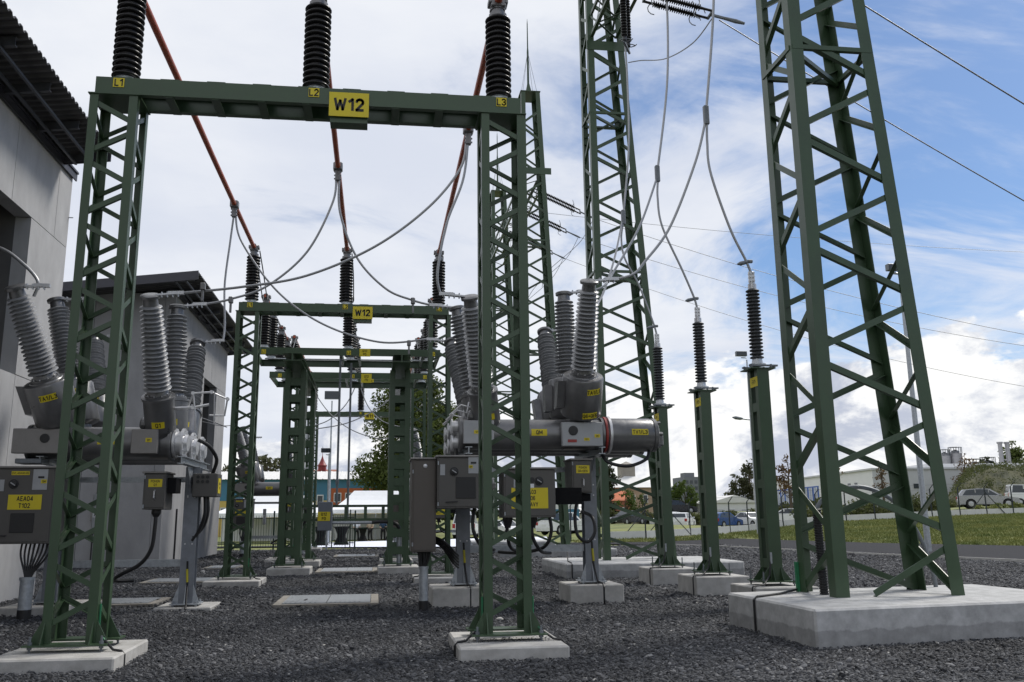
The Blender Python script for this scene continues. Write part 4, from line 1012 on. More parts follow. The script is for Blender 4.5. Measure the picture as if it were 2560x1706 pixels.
cables(MR, O, [[(3.52, 15.8, 1.75), (3.47, 15.75, 1.5), (3.50, 15.72, 1.2), (3.68, 15.72, 1.08), (3.82, 15.75, 1.25), (3.80, 15.85, 1.5), (3.7, 16.2, 1.6)],
               [(2.62, 15.25, 1.5), (2.62, 15.25, 1.2), (2.78, 15.4, .95), (3.1, 16.2, .88)], [(2.95, 15.4, 1.5), (2.97, 15.4, 1.25), (2.85, 15.5, 1.0), (2.5, 16.0, .90), (2.2, 16.4, .9)],
               [(1.65, 15.4, 1.66), (1.62, 15.35, 1.35), (1.72, 15.4, 1.1), (1.95, 15.8, .92), (2.1, 16.4, .9)], [(1.76, 15.4, 1.66), (1.75, 15.4, 1.3), (1.85, 15.6, 1.05), (2.1, 16.3, .95)],
               [(2.2, 15.3, 1.5), (2.2, 15.3, 1.25), (2.3, 15.6, 1.0), (2.6, 16.4, .9)], [(3.95, 15.7, 2.66), (4.05, 15.55, 2.45), (4.4, 15.5, 2.38), (4.75, 15.6, 2.5), (4.85, 15.7, 2.66)]], .03)
for x in (2.62, 2.2): MB().lathe(V((x, 15.25, 1.33))+O, (0,0,1), [(.05,0),(.09,.14),(.09,.17)], 10).build('cable_gland', 'black', MR)
lst = []
for i in range(7): lst.append([(.70+i*.035, 15.4, 1.0), (.72+i*.028, 15.38+.02*(i % 3), .85), (.74+i*.014, 15.4, .70), (.76+i*.008, 15.41, .55)])
cables(MR, O, lst, .016)
lst = []
for i in range(5): lst.append([(.97, 15.7+i*.04, 1.2-i*.02), (1.15, 15.6+i*.05, 1.12-i*.03), (1.33, 15.7+i*.05, .95-i*.05), (1.45, 16.2, .85-i*.05)])
cables(MR, O, lst, .018)
cp = MB().lathe(V((.80, 15.42, 0))+O, (0,0,1), [(.075,0),(.075,.68),(.085,.68),(.085,.72)], 16).build('cable_pipe', 'galv', MR, 40)
MB().lathe(V((.80, 15.42, 0))+O, (0,0,1), [(.078,-.02),(.079,.17)], 16).build('pipe_sleeve', 'black', cp, 40)
# --- left module
ML, EL, O = module('left grey hybrid switchgear module with AEA04 cabinet, beside the concrete building', -4.3, 2.78, (-5.75, -3.42),
                   [(-5.15, -.25, 'TA', (1, .05, .0), -.1), (-3.62, -.03, 'Q', (1, .05, .06), .05)], 'L')
for k, yc, tilt in FAN:
    b_ = V((-3.42, yc, 2.78))+O
    m = MB()
    m.lathe(b_, (1,0,0), [(.24,0),(.25,.005),(.25,.045),(.2,.05),(.2,.13)], 20); m.lathe(b_, (1,0,0), [(.24,.13),(.255,.135),(.255,.175),(.15,.18),(.14,.23)], 20)
    for a in range(10): m.lathe(b_+V((.17, math.cos(a*.628)*.215, math.sin(a*.628)*.215)), (1,0,0), [(.016,0),(.016,.03)], 5)
    m.build('end_drive', 'alu_bright', ML, 40)
    curved_sign(ML, 'QM', V((-4.45, yc, 2.78))+O, (1,0,0), .27, 0, R(-4), .28, .12, .075, along=True)
m = MB()
P_ = lambda x, y, z: V((x, y, z))+O
m.tube([P_(-3.20,15.6,3.35), P_(-3.10,15.5,3.60), P_(-2.80,15.5,3.62), P_(-2.55,15.6,3.52), P_(-2.60,15.7,3.25), P_(-2.85,15.7,3.25)], .018, 6)
m.tube([P_(-3.4,15.55,3.35), P_(-3.1,15.55,3.36), P_(-2.85,15.6,3.42)], .024, 6); m.tube([P_(-3.1,15.5,3.60), P_(-3.05,15.55,3.2), P_(-3.05,15.6,2.98)], .016, 6); m.tube([P_(-2.75,15.5,3.62), P_(-2.75,15.6,3.1)], .014, 6)
for p in ((-3.1,15.5,3.60), (-2.8,15.5,3.62), (-2.55,15.6,3.52), (-3.1,15.55,3.36)): m.lathe(P_(*p)-V((0,.03,0)), (0,1,0), [(.032,0),(.032,.06)], 8)
m.build('linkage_rod', 'alu_bright', ML)
mb_ = MB().cbox(-4.02+O.x, -3.60+O.x, 15.38+O.y, 15.50+O.y, 2.58, 2.98, .01).build('position_indicator', 'panel_dark' if 'panel_dark' in MATS else 'cab_cap', ML)
sign(mb_, 'Q1', P_(-3.74, 15.38, 2.80), .10, .07, .04, name='tag')
m2 = MB().cbox(-5.85+O.x, -5.05+O.x, 15.34+O.y, 15.5+O.y, 2.58, 2.98, .01).build('position_indicator', 'cab_cap', ML)
MB().lathe(P_(-5.35, 15.34, 2.82), (0,-1,0), [(.075,0),(.075,.012),(.05,.014)], 18).build('indicator_dial', 'black', m2)
MB().cbox(-5.80+O.x, -5.40+O.x, 15.40+O.y, 15.8+O.y, 2.42, 2.50, .01).build('tank_bracket', 'galv_dark', ML)
ca = cabinet(ML, O, 'control_cabinet', -5.98, -5.05, 15.1, 15.85, 1.16, 2.36)
knob(ca, O, -5.66, 15.087, 2.08); sign(ca, None, P_(-5.84, 15.087, 2.06), .08, .18, .05, name='legend_plate', m='panel')
sign(ca, 'OVLADANI HIS', P_(-5.57, 15.087, 2.25), .27, .06, .035, bold=.01)
sgp = sign(ca, None, P_(-5.27, 15.087, 2.15), .22, .32, .05, name='indicator_plate', m='panel'); sign(sgp, 'QM', P_(-5.21, 15.079, 2.12), .085, .06, .035, name='tag'); MB().box(-5.30+O.x, -5.21+O.x, 15.072+O.y, 15.08+O.y, 2.17, 2.20).build('counter', 'black', sgp)
sign(ca, 'AEA04\nT102', P_(-5.47, 15.087, 1.80), .50, .23, .077, sx=.72, bold=.035)
wb = MB().cbox(-4.72+O.x, -4.60+O.x, 16.0+O.y, 16.2+O.y, 1.30, 1.95, .01).build('terminal_box', 'panel', ML); sign(wb, 'A', P_(-4.655, 15.999, 1.62), .10, .12, .09, m='white', bold=.03)
MB().cbox(-5.66+O.x, -5.31+O.x, 15.075+O.y, 15.086+O.y, 1.33, 1.63, .004).build('window', 'black', ca); MB().bar(P_(-5.92, 15.07, 1.29), P_(-5.70, 15.07, 1.285), .02, .03, (0,0,1)).build('handle', 'black', ca)
cd_ = cabinet(ML, O, 'drive_box', -3.83, -3.48, 15.62, 16.2, 1.68, 2.30)
sign(cd_, 'POHON\nQ1', P_(-3.64, 15.607, 2.11), .22, .13, .042, bold=.01); handle(cd_, O, -3.64, 15.607, 1.92)
MB().box(-3.48+O.x, -3.34+O.x, 15.75+O.y, 16.15+O.y, 1.95, 2.2).build('drive_link_box', 'black_matt', ML)
jb = MB().cbox(-3.18+O.x, -2.76+O.x, 16.3+O.y, 16.75+O.y, 1.90, 2.30, .01).build('junction_box', 'cab', ML)
for i in range(6): MB().lathe(P_(-3.09+.08*(i % 3), 16.30, 2.24-.08*(i//3)), (0,-1,0), [(.03,0),(.03,.012)], 10).build('gland', 'black', jb)
sign(jb, 'AEA04\nT102', P_(-2.757, 16.47, 2.09), .24, .26, .05, rx=(0,1,0), sx=.7)
cables(ML, O, [[(-3.64, 15.8, 1.68), (-3.64, 15.78, 1.4), (-3.68, 15.8, 1.05), (-3.85, 15.85, .8), (-4.2, 16.0, .62), (-4.35, 16.3, .52), (-4.1, 16.5, .5)],
               [(-3.05, 15.9, 2.85), (-2.88, 15.95, 2.75), (-2.78, 16.2, 2.55), (-2.86, 16.45, 2.35), (-2.9, 16.5, 2.28)],
               [(-2.95, 16.5, 1.9), (-2.93, 16.5, 1.65), (-3.0, 16.55, 1.4), (-3.16, 16.5, 1.2)], [(-2.98, 16.45, 1.9), (-2.97, 16.45, 1.6), (-3.05, 16.5, 1.35), (-3.17, 16.5, 1.15)]], .032)
MB().lathe(P_(-3.64, 15.8, 1.56), (0,0,1), [(.045,0),(.075,.06),(.075,.13)], 10).build('cable_gland', 'black', ML)
lst = []
for i in range(8): lst.append([(-5.56+i*.065, 15.4, 1.17), (-5.55+i*.058, 15.35, .98), (-5.46+i*.02, 15.32, .72), (-5.42+i*.008, 15.30, .58)])
cables(ML, O, lst, .016)
cp = MB().lathe(P_(-5.40, 15.30, 0), (0,0,1), [(.10,0),(.10,.60),(.115,.60),(.115,.65)], 18).build('cable_pipe', 'galv', ML, 40)
MB().lathe(P_(-5.40, 15.30, 0), (0,0,1), [(.103,-.02),(.104,.16)], 18).build('pipe_sleeve', 'black', cp, 40)
# far copies
m2_ = copy_tree(MR); m2_.location = (2.75, 39.8, 0); m2_['label'] = 'far grey switchgear module on the right, seen behind the Q12 stand and gantry legs'
m2_ = copy_tree(ML); m2_.location = (-4.3, 39.8, 0); m2_['label'] = 'far grey switchgear module on the left, seen between the second gantry legs'
m2_ = None

# ============================================================ FLEXIBLE CONDUCTORS
def conductor(label, pts, r=.022, m='cable', group='flexible conductors', n=12, clamps=(), spacers=()):
    t = MB().tube(spline(pts, n), r, 8).build('conductor', m, None, 40); tag(t, label, 'cable', group)
    for c in clamps:
        q = MB(); c = V(c); q.cbox(c.x-.09, c.x+.09, c.y-.09, c.y+.09, c.z-.09, c.z+.07, .02); q.cbox(c.x-.05, c.x+.05, c.y-.05, c.y+.05, c.z-.30, c.z-.08, .012)
        for k in range(3): q.lathe((c.x-.07, c.y-.02, c.z-.12-k*.07), (1,0,0), [(.016,0),(.016,.14)], 6)
        q.build('tube_clamp', 'alu_paint', t)
    for c in spacers:
        q = MB(); c = V(c); q.cbox(c.x-.04, c.x+.04, c.y-.05, c.y+.05, c.z-.06, c.z+.06, .012); q.cbox(c.x-.02, c.x+.02, c.y-.02, c.y+.02, c.z-.24, c.z-.05, .006); q.build('earthing_stud', 'alu_paint', t)
    return t
y1, y2, y3 = 19.1, 16.7, 14.7
e = EL[(1, 1)]; conductor('nearly straight cable from busbar L1 down to the far left switchgear bushing', [(PH[0], y1, BZ-.2), (-3.24, y1, 7.4), (-3.28, 18.95, 6.4), (-3.20, 18.75, 5.5), tuple(e)], clamps=[(PH[0], y1, BZ)])
e = ER[(0, 1)]; conductor('long sagging cable from busbar L1 to the far right switchgear bushing', [(PH[0]+.03, y1, BZ-.2), (-3.0, 19.1, 7.4), (-2.2, 19.0, 6.3), (-1.2, 18.8, 5.55), (0, 18.65, 5.15), tuple(e)], spacers=[(.62, 18.62, 5.13)])
e = EL[(1, 0)]; conductor('cable sagging from busbar L2 to the middle left switchgear bushing', [(PH[1]-.03, y2, BZ-.2), (-.95, y2, 7.5), (-1.4, 16.7, 6.5), (-2.1, 16.65, 5.80), (-2.75, 16.62, 5.52), tuple(e)], clamps=[(PH[1], y2, BZ)], spacers=[(-2.75, 16.62, 5.50)])
e = ER[(0, 0)]; conductor('cable sagging from busbar L2 to the middle right switchgear bushing', [(PH[1]+.03, y2, BZ-.2), (-.80, y2, 7.3), (-.45, 16.7, 6.4), (.1, 16.65, 5.80), (.60, 16.62, 5.58), tuple(e)], spacers=[(.62, 16.62, 5.56)])
e = EL[(1, -1)]; conductor('long cable sagging across the yard from busbar L3 to the near left switchgear bushing', [(PH[2]-.03, y3, BZ-.2), (1.35, 14.7, 7.5), (.8, 14.65, 6.75), (-.1, 14.6, 6.0), (-1.2, 14.55, 5.45), (-2.2, 14.5, 5.22), tuple(e)], clamps=[(PH[2], y3, BZ)], spacers=[(-2.85, 14.5, 5.2)])
e = ER[(0, -1)]; conductor('cable hanging from busbar L3 to the near right switchgear bushing', [(PH[2], y3, BZ-.2), (1.40, 14.7, 7.3), (1.12, 14.65, 6.5), (.98, 14.6, 5.8), (.95, 14.6, 5.45), tuple(e)], spacers=[])
conductor('bent tube conductor from the left switchgear bushing towards the building bay', [tuple(EL[(0, 0)]-V((.9,0,-.02))), (-6.17, 16.6, 5.78), (-6.51, 16.6, 6.14), (-6.9, 16.6, 6.38), (-7.6, 16.6, 6.5)], .03)
conductor('straight lower conductor from the near left bushing towards the building bay', [tuple(EL[(0, -1)]-V((.9,0,.02))), (-6.4, 15.0, 5.5), (-7.6, 15.3, 5.75)], .024)
FARC = [o for o in list(C.objects) if o.name.startswith('conductor') and 'busbar L' in o.get('label', '')]
for o in FARC:
    c = o.copy(); C.objects.link(c); c.location.y += 23.2; ph_ = o['label'][o['label'].index('busbar L'):][:9]; c['label'] = 'distant sagging cable in the W11 bay, from %s to the %s switchgear' % (ph_, 'left' if 'left' in o['label'] else 'right')
    for ch in [q for q in o.children]:
        d = ch.copy(); C.objects.link(d); d.parent = c
for i, (y, k) in enumerate(((38.0, -1), (39.2, 0))):
    e = EL[(0, k)]; conductor(('upper', 'lower')[i]+' thin conductor from the farther building bay to the far left switchgear', [(-7.4, y, 5.7-.1*i), (-6.7, y+.1, 5.45), (e.x-.9, e.y+23.2, e.z+.05)], .02)
# droppers on the right, from the high beam to arresters and bushings
SPC = [(5.98, 14.9, 8.87), (5.92, 17.7, 8.82), (5.93, 20.5, 8.79)]
DT = [[(6.3, 14.9, 15.3), (6.35, 14.9, 12.8), (6.25, 14.9, 11.0)], [(6.3, 17.7, 15.3), (6.34, 17.7, 13.2), (6.25, 17.7, 11.0)], [(6.16, 20.5, 13.4), (6.18, 20.5, 12.39), (6.14, 20.5, 10.6)]]
DA = [[(5.99, 14.9, 8.72), (5.97, 14.9, 8.3), (6.0, 14.9, 7.7), (6.30, 14.9, 6.65), (6.56, 14.9, 6.05)], [(5.93, 17.7, 8.68), (5.90, 17.7, 8.25), (5.97, 17.7, 7.6), (6.36, 17.7, 6.65), (6.59, 17.7, 6.05)], [(5.93, 20.5, 8.65), (5.86, 20.5, 8.2), (5.93, 20.5, 7.7), (6.25, 20.5, 7.05), (6.56, 20.5, 6.15)]]
DB = [[(5.96, 14.9, 8.72), (5.72, 14.9, 7.9), (5.18, 14.9, 6.64), (4.62, 14.7, 5.91)], [(5.90, 17.7, 8.68), (5.38, 17.4, 7.48), (4.70, 17.0, 6.4)], [(5.9, 20.5, 8.65), (5.51, 20.0, 7.48), (5.02, 19.5, 6.40)]]
nm3 = ('near', 'middle', 'far')
for i, (k, y) in enumerate(((-1, 14.9), (0, 17.7), (1, 20.5))):
    s = V(SPC[i]); zt = 15.3
    conductor('thick grey dropper cable hanging from the high beam, %s one of three' % nm3[i], DT[i]+[tuple(s)], .026)
    q = MB(); q.cbox(s.x-.05, s.x+.05, s.y-.045, s.y+.045, s.z-.22, s.z+.16, .015); tag(q.build('cable_joint', 'galv_dark'), 'grey clamp block joining the %s dropper cable to its two branches' % nm3[i], 'clamp', 'dropper clamp blocks')
    top = V((6.65, y, 4.02+.081+1.40+.30))
    cl = conductor('cable branch curving from the %s dropper down to its surge arrester' % nm3[i], DA[i]+[tuple(top)], .024)
    q = MB(); c = V((top.x-.01, y, top.z+.22)); q.cbox(c.x-.05, c.x+.05, c.y-.03, c.y+.03, c.z-.03, c.z+.03, .012); q.lathe(c, (-1,0,-.25), [(.02,0),(.035,.08),(.04,.18),(.02,.24),(.008,.25)], 8); q.build('earthing_point', 'galv_dark', cl)
    e = ER[(1, k)]
    conductor('cable branch swinging from the %s dropper to the right switchgear' % nm3[i], DB[i]+[(e.x+.32, e.y+.06, e.z+.12), tuple(e)], .024)
# strain insulators and line wires
def strain(label, p0, p1, sep=(0, .3, 0), group='strain insulators of the overhead lines', n=20):
    p0, p1 = V(p0), V(p1); d = (p1-p0); L = d.length; d.normalize(); sp = V(sep)/2
    t = thing('strain_insulator', label, 'insulator', p0, group)
    for s in (-1, 1):
        q = MB().lathe(sp*s, d, [(.03,0),(.03,.2)]+shed_profile(n, L-.5, .035, .08, .22)+[(.03, L-.2),(.03, L)], 12).build('shed_stack', 'brown_glaze', t, 50)
        h = MB(); e = sp*s+d*.25
        for e in (sp*s+d*.25, sp*s+d*(L-.3)):
            h.tube([e, e+V((.02,.05,.18)), e+V((-.05,.0,.35))], .012, 5); pts = [e+V((math.cos(a*.6)*.14, .05, -.10+math.sin(a*.6)*.14)) for a in range(9)]; h.tube(pts, .012, 5)
        h.build('arcing_horn', 'galv_dark', q)
    y_ = MB(); y_.bar(-sp*1.15, sp*1.15, .05, .05); y_.bar(-sp*1.15+d*L, sp*1.15+d*L, .05, .05); y_.bar(d*L, d*(L+.35), .05, .05); y_.lathe(d*(L+.3), d, [(.035,0),(.05,.3),(.03,.5)], 8); y_.build('yoke', 'galv_dark', t)
    return p1+d*.7
xb_ = 7.0
e1 = strain('pair of long dark strain insulators at top, holding the lower line wire', (5.9, 17.9, 13.15), (7.35, 17.7, 12.70))
def wire(label, a, c, sag, r=.011):
    a, c = V(a), V(c); pts = []
    for i in range(25):
        f = i/24; p = a.lerp(c, f); p.z -= sag*4*f*(1-f); pts.append(p)
    return tag(MB().tube(pts, r, 6).build('line_wire', 'cable_dark'), label, 'wire', 'overhead line wires')
WIRES_HERE = 1
conductor('thin jumper wire swinging from the strain insulator to the far dropper', [(7.42, 17.75, 12.66), (7.25, 18.6, 12.50), (6.92, 19.6, 12.62), (6.5, 20.3, 12.92), (6.22, 20.5, 12.95)], .014, 'cable')
t = thing('suspension_insulator', 'pair of dark insulator strings hanging vertically beside the second tower at top', 'insulator', (6.2, 20.5, 15.2))
for s in (-.09, .09):
    q = MB().lathe((s, s*1.5, 0), (0,0,-1), [(.03,0),(.03,.15)]+shed_profile(18, 1.45, .035, .085, .15)+[(.05,1.6),(.05,1.72)], 12).build('shed_stack', 'brown_glaze', t, 50)
    h = MB(); h.tube([V((s, s*1.5, -1.62))+V((math.cos(a*.6)*.17+.05, math.sin(a*.6)*.12, -.02-.01*a)) for a in range(10)], .014, 5); h.build('arcing_horn', 'galv_dark', q)
MB().bar((-.12,-.16,-1.74), (.12,.16,-1.90), .05, .05).build('yoke', 'galv_dark', t)
# ============================================================ OVERHEAD WIRES
wire('lower thick line wire running from the strain insulators at top to the right edge', (7.55, 17.7, 12.58), (24, 17.7, 3.6), .25, .014)
wire('upper line wire crossing the top right corner of the sky', (7.0, 13.5, 11.35), (22, 13.5, 2.6), .15, .014)
for i, (y, p0, p1, zf, lab) in enumerate(((38.5, (6.95, 16.3), (9.09, 15.33), 11.2, 'upper'), (42.5, (6.95, 16.75), (9.28, 15.71), 12.0, 'middle'), (46.5, (7.0, 16.85), (9.34, 15.78), 10.6, 'lower'))):
    e = strain('%s of the three far strain insulator pairs right of the third tower' % lab, (p0[0], y, p0[1]), (p1[0], y, p1[1]), (0, .1, .22), n=24)
    wire('thin far line wire, %s of three from the third tower to the right' % lab, tuple(e), (40, y, zf-2.4), .9, .012)
    conductor('thin slack jumper wire below the %s far strain insulators' % lab, [tuple(e), (e.x-.7, y, e.z-1.2), (e.x-2.2, y, e.z-2.6), (7.2, y-.2, e.z-3.4)], .012, 'cable_dark')
wire('very thin earth wire above the far line wires', (10.4, 60, 22.98), (49, 60, 21.1), .35, .014)

# ============================================================ BACKGROUND
HXa = [-400, 10, 14, 17, 22, 25.5, 29, 36, 42, 47, 51, 60, 100, 400]; HZa = [-.15, -.15, -.1, .3, .7, .82, .42, .38, .77, 1.6, 1.95, 2.25, 2.6, 3]
gro = bpy.data.objects['ground']; me = gro.data; co = np.empty(len(me.vertices)*3); me.vertices.foreach_get('co', co); co = co.reshape(-1, 3)
yf = np.interp(co[:, 0], YFX, YFY); t_ = np.clip((co[:, 1]-yf)/6, 0, 1)*(co[:, 0] > 9)
co[:, 2] = co[:, 2]*(1-t_)+np.interp(co[:, 0], HXa, HZa)*t_; me.vertices.foreach_set('co', co.ravel()); me.update()
def gh(x): return float(np.interp(x, HXa, HZa))
def boxthing(name, label, cat, parts, loc=(0,0,0), rz=0, group=None):
    t = thing(name, label, cat, loc, group, rz)
    for p in parts:
        m = MB(); m.box(*p[2:]); m.build(p[0], p[1], t)
    return t
# --- blue and yellow hall behind the tents
t = thing('factory_hall', 'long low hall with white ribbed roof and blue, yellow and orange walls, behind the tents', 'building', (-11, 100, 0))
MB().box(-14, 14, 0, 14, -.3, 3.5).build('lower_wall', 'hall_yellow', t); MB().box(-14.03, 14.03, -.03, 14, 3.5, 5.75).build('upper_wall', 'hall_blue', t)
MB().box(6.1, 14.04, -.06, 0, 2.2, 4.8).build('orange_panel', 'hall_orange', t)
r = MB(); r.add([(-14.3,-.5,5.75),(14.3,-.5,5.75),(14.3,7,6.95),(-14.3,7,6.95),(14.3,14.5,5.75),(-14.3,14.5,5.75)], [(0,1,2,3),(3,2,4,5),(1,4,2),(0,3,5)]); r.build('roof', 'hall_roof', t)
ro = kids(t)[-1]; rb = MB().bar((0,-.5,5.78), (0,7,6.98), .12, .05).mesh('seam', 'hall_roof')
for i in range(48): obj('seam', rb, t, (-14+i*.6, 0, 0))
for x in (-8.5, -5.5, -2.4, 1, 3): 
    w_ = MB().box(x, x+1.3, -.04, -.005, 1.7, 2.8).build('window', 'win_light', t); MB().box(x+.1, x+1.2, -.055, -.045, 1.8, 2.7).build('pane', 'win_dark', w_)
for x in (6.4, 7.6):
    w_ = MB().box(x, x+.8, -.10, -.065, 3.3, 4.3).build('window', 'white', t); MB().box(x+.08, x+.72, -.115, -.105, 3.38, 4.22).build('pane', 'win_dark', w_)
for x in (-2.2, 4.6): 
    w_ = MB().box(x, x+.7, -.09, -.035, 2.6, 4.1).build('window', 'white', t); MB().box(x+.08, x+.62, -.105, -.095, 2.7, 4.0).build('pane', 'win_dark', w_)
# --- red spire
t = thing('church_turret', 'small dark red turret with curved pointed roof and weather vane above the hall roof', 'turret', (-9.5, 160, 0))
MB().box(-3, 3, -1, 5, 0, 9.2).build('building_wall', 'tan', t); MB().add([(-3.3,-1.3,9.2),(3.3,-1.3,9.2),(3.3,5.3,9.2),(-3.3,5.3,9.2),(-2.6,2,10.1),(2.6,2,10.1)], [(0,1,5,4),(1,2,5),(2,3,4,5),(3,0,4)]).build('roof', 'brick', t)
MB().lathe((0,0,8.5), (0,0,1), [(.72,0),(.72,2.0),(.82,2.05),(.82,2.2)], 8).build('drum', 'spire_red', t); MB().lathe((0,0,10.7), (0,0,1), [(.85,0),(.62,.25),(.38,.75),(.16,1.3),(.05,1.7),(.03,2.2)], 12).build('pointed_roof', 'spire_red', t, 50)
m = MB(); m.tube([(0,0,12.8), (0,0,14.0)], .03, 5); m.box(-.3, .3, -.02, .02, 13.45, 13.6); m.build('weather_vane', 'black', t)
# --- tents and white carpet
def tent(label, x0, x1, y0, y1, ze, zp, wall, loc):
    t = thing('party_tent', label, 'tent', loc)
    m = MB(); ix, iy = (x1-x0)*.26, (y1-y0)*.4
    def sagged(a, c, n=5): return [V(a).lerp(V(c), i/n)-V((0,0,.18*math.sin(math.pi*i/n))) for i in range(n+1)]
    A = [(x0,y0,ze),(x1,y0,ze),(x1,y1,ze),(x0,y1,ze)]; T = [(x0+ix,y0+iy,zp),(x1-ix,y0+iy,zp),(x1-ix,y1-iy,zp),(x0+ix,y1-iy,zp)]
    rows = [sagged(A[i], T[i]) for i in range(4)]
    for i in range(4):
        j = (i+1) % 4
        for k in range(5): m.quad(rows[i][k], rows[j][k], rows[j][k+1], rows[i][k+1])
    m.quad(*T); m.build('canopy', 'tent', t)
    v = MB(); v.box(x0, x1, y0-.02, y0, ze-.32, ze); v.box(x0-.02, x0, y0, y1, ze-.32, ze); v.box(x1, x1+.02, y0, y1, ze-.32, ze); v.build('valance', 'tent', t)
    if wall:
        MB().box(x0, x1, y1-.02, y1, 0, ze-.34).build('back_wall', 'tent', t); MB().box(x1-.02, x1, y0+.1, y1, 0, ze-.34).build('side_wall', 'tent', t)
    for x in (x0, (x0+x1)/2, x1):
        for y in (y0, y1): MB().box(x-.03, x+.03, y-.03+.06, y+.03+.06, -.02, ze-.02).build('pole', 'galv', t)
    return t
tent('large white party tent with peaked roof behind the Q12 ladder beam', -3.6, 3.9, -1.5, 3.5, 2.5, 4.05, True, (-.2, 76, -.24))
tent('white party tent with swooping roof on the left behind the green fence', -4.5, 4.5, -2, 3, 2.2, 3.6, True, (-8.0, 74, -.2))
b = MB(); cpt = [(-4.2, 51.0), (9.5, 47.3), (12, 64), (-3.4, 66.5)]
b.add([(x, y, .004 if y < 55 else -.10) for x, y in cpt], [(0,1,2,3)])
b = MB(); n = 14; vs = []; 
for i in range(n+1):
    f = i/n; p = V((*cpt[0], 0)).lerp(V((*cpt[3], 0)), f); q = V((*cpt[1], 0)).lerp(V((*cpt[2], 0)), f)
    for s in (p, q): vs.append((s.x, s.y, max(.03, float(gz(np.array(s.x), np.array(s.y)))+.03) if s.y < 56 else float(gz(np.array(s.x), np.array(s.y)))+.10))
b.add(vs, [(2*i, 2*i+1, 2*i+3, 2*i+2) for i in range(n)])
tag(b.build('white_carpet', 'carpet'), 'wide white carpet laid on the ground towards the tents', 'carpet')
# --- cocktail tables and people
def ctable(label, x, y, z, s=1):
    t = thing('cocktail_table', label, 'table', (x, y, z), 'black cocktail tables')
    MB().lathe((0,0,0), (0,0,1), [(.40*s,0),(.34*s,.12),(.20*s,.5),(.20*s,.62),(.30*s,.95),(.40*s,1.08)], 14).build('stretch_cover', 'black_matt', t, 60)
    MB().lathe((0,0,1.08), (0,0,1), [(.41*s,.002),(.41*s,.03)], 14).build('table_top', 'black', t)
ctable('black stretch-covered cocktail table in front of the white-shirted person', -1.0, 71.5, -.24)
ctable('black cocktail table at the right edge of the large tent', 1.05, 72, -.24)
ctable('black cocktail table left of the grey drive box, in front of the tents', -3.15, 54, -.02, 1.25); ctable('black cocktail table just right of the grey drive box', -2.0, 54.6, -.02, 1.25)
def skin_mesh(name, m, verts, edges, radii, parent, lv=1):
    me = bpy.data.meshes.new(name); me.from_pydata(verts, edges, []); o = obj(name, me, parent)
    sk = o.modifiers.new('s', 'SKIN'); su = o.modifiers.new('u', 'SUBSURF'); su.levels = lv; su.render_levels = lv
    for i, r in enumerate(radii): me.skin_vertices[0].data[i].radius = (r, r)
    me.skin_vertices[0].data[0].use_root = True
    bpy.context.view_layer.update()
    nm = bpy.data.meshes.new_from_object(o.evaluated_get(bpy.context.evaluated_depsgraph_get()))
    o.modifiers.clear(); o.data = nm; bpy.data.meshes.remove(me); nm.materials.clear(); nm.materials.append(MATS[m])
    nm.polygons.foreach_set('use_smooth', [True]*len(nm.polygons)); return o
def person(label, loc, rz, top, bottom, arm=.0):
    t = thing('person', label, 'person', loc, None, rz)
    v = [(0,0,.95),(0,0,1.15),(0,.0,1.38),(0,0,1.50),(0,-.02,1.60),(0,-.02,1.70),
         (-.10,0,.90),(-.12,-.02,.50),(-.12,.02,.09),(-.12,-.12,.04),(.10,0,.90),(.13,-.05,.50),(.15,.03,.09),(.15,-.11,.04),
         (-.19,0,1.40),(-.25,-.02,1.14),(-.20,-.22,1.04+arm),(-.17,-.30,1.05+arm),(.19,0,1.40),(.25,0,1.14),(.22,-.20,1.02),(.20,-.28,1.02)]
    e = [(0,1),(1,2),(2,3),(3,4),(4,5),(0,6),(6,7),(7,8),(8,9),(0,10),(10,11),(11,12),(12,13),(2,14),(14,15),(15,16),(16,17),(2,18),(18,19),(19,20),(20,21)]
    r = [.135,.12,.15,.055,.095,.085,.085,.06,.042,.035,.085,.06,.042,.035,.06,.045,.036,.04,.06,.045,.036,.04]
    skin_mesh('body', 'skin', v, e, r, t)
    skin_mesh('shirt', top, [(0,0,.96),(0,0,1.15),(0,0,1.39),(-.19,0,1.40),(-.25,-.02,1.14),(.19,0,1.40),(.25,0,1.14)], [(0,1),(1,2),(2,3),(3,4),(2,5),(5,6)], [.16,.145,.17,.085,.07,.085,.07], t)
    skin_mesh('trousers', bottom, [(0,0,.95),(-.10,0,.90),(-.12,-.02,.50),(-.12,.02,.10),(.10,0,.90),(.13,-.05,.50),(.15,.03,.10)], [(0,1),(1,2),(2,3),(0,4),(4,5),(5,6)], [.155,.105,.082,.07,.105,.082,.07], t)
    MB().lathe((0,.01,1.60), (0,.1,1), [(.085,0),(.108,.06),(.10,.12),(.06,.165),(.01,.18)], 12).build('hair', 'hair', t, 60)
    f = MB(); f.lathe((0,-.115,1.635), (0,-1,0), [(.018,0),(.008,.03)], 6); f.box(-.03, .03, -.118, -.108, 1.585, 1.592); f.build('face_features', 'skin', t)
    sh = MB()
    for x, y in ((-.12, .0), (.15, .01)): sh.cbox(x-.05, x+.05, y-.19, y+.08, 0, .08, .02)
    sh.build('shoes', 'black', t)
person('person in white shirt and dark trousers under the large tent', (-1.5, 72.2, -.25), .3, 'shirt', 'trousers')
person('person in beige top and dark trousers behind the cocktail table', (-.45, 72.5, -.25), -.5, 'beige', 'trousers')
person('person in navy clothing at the right side of the large tent', (.55, 72.3, -.25), .1, 'navy', 'trousers')

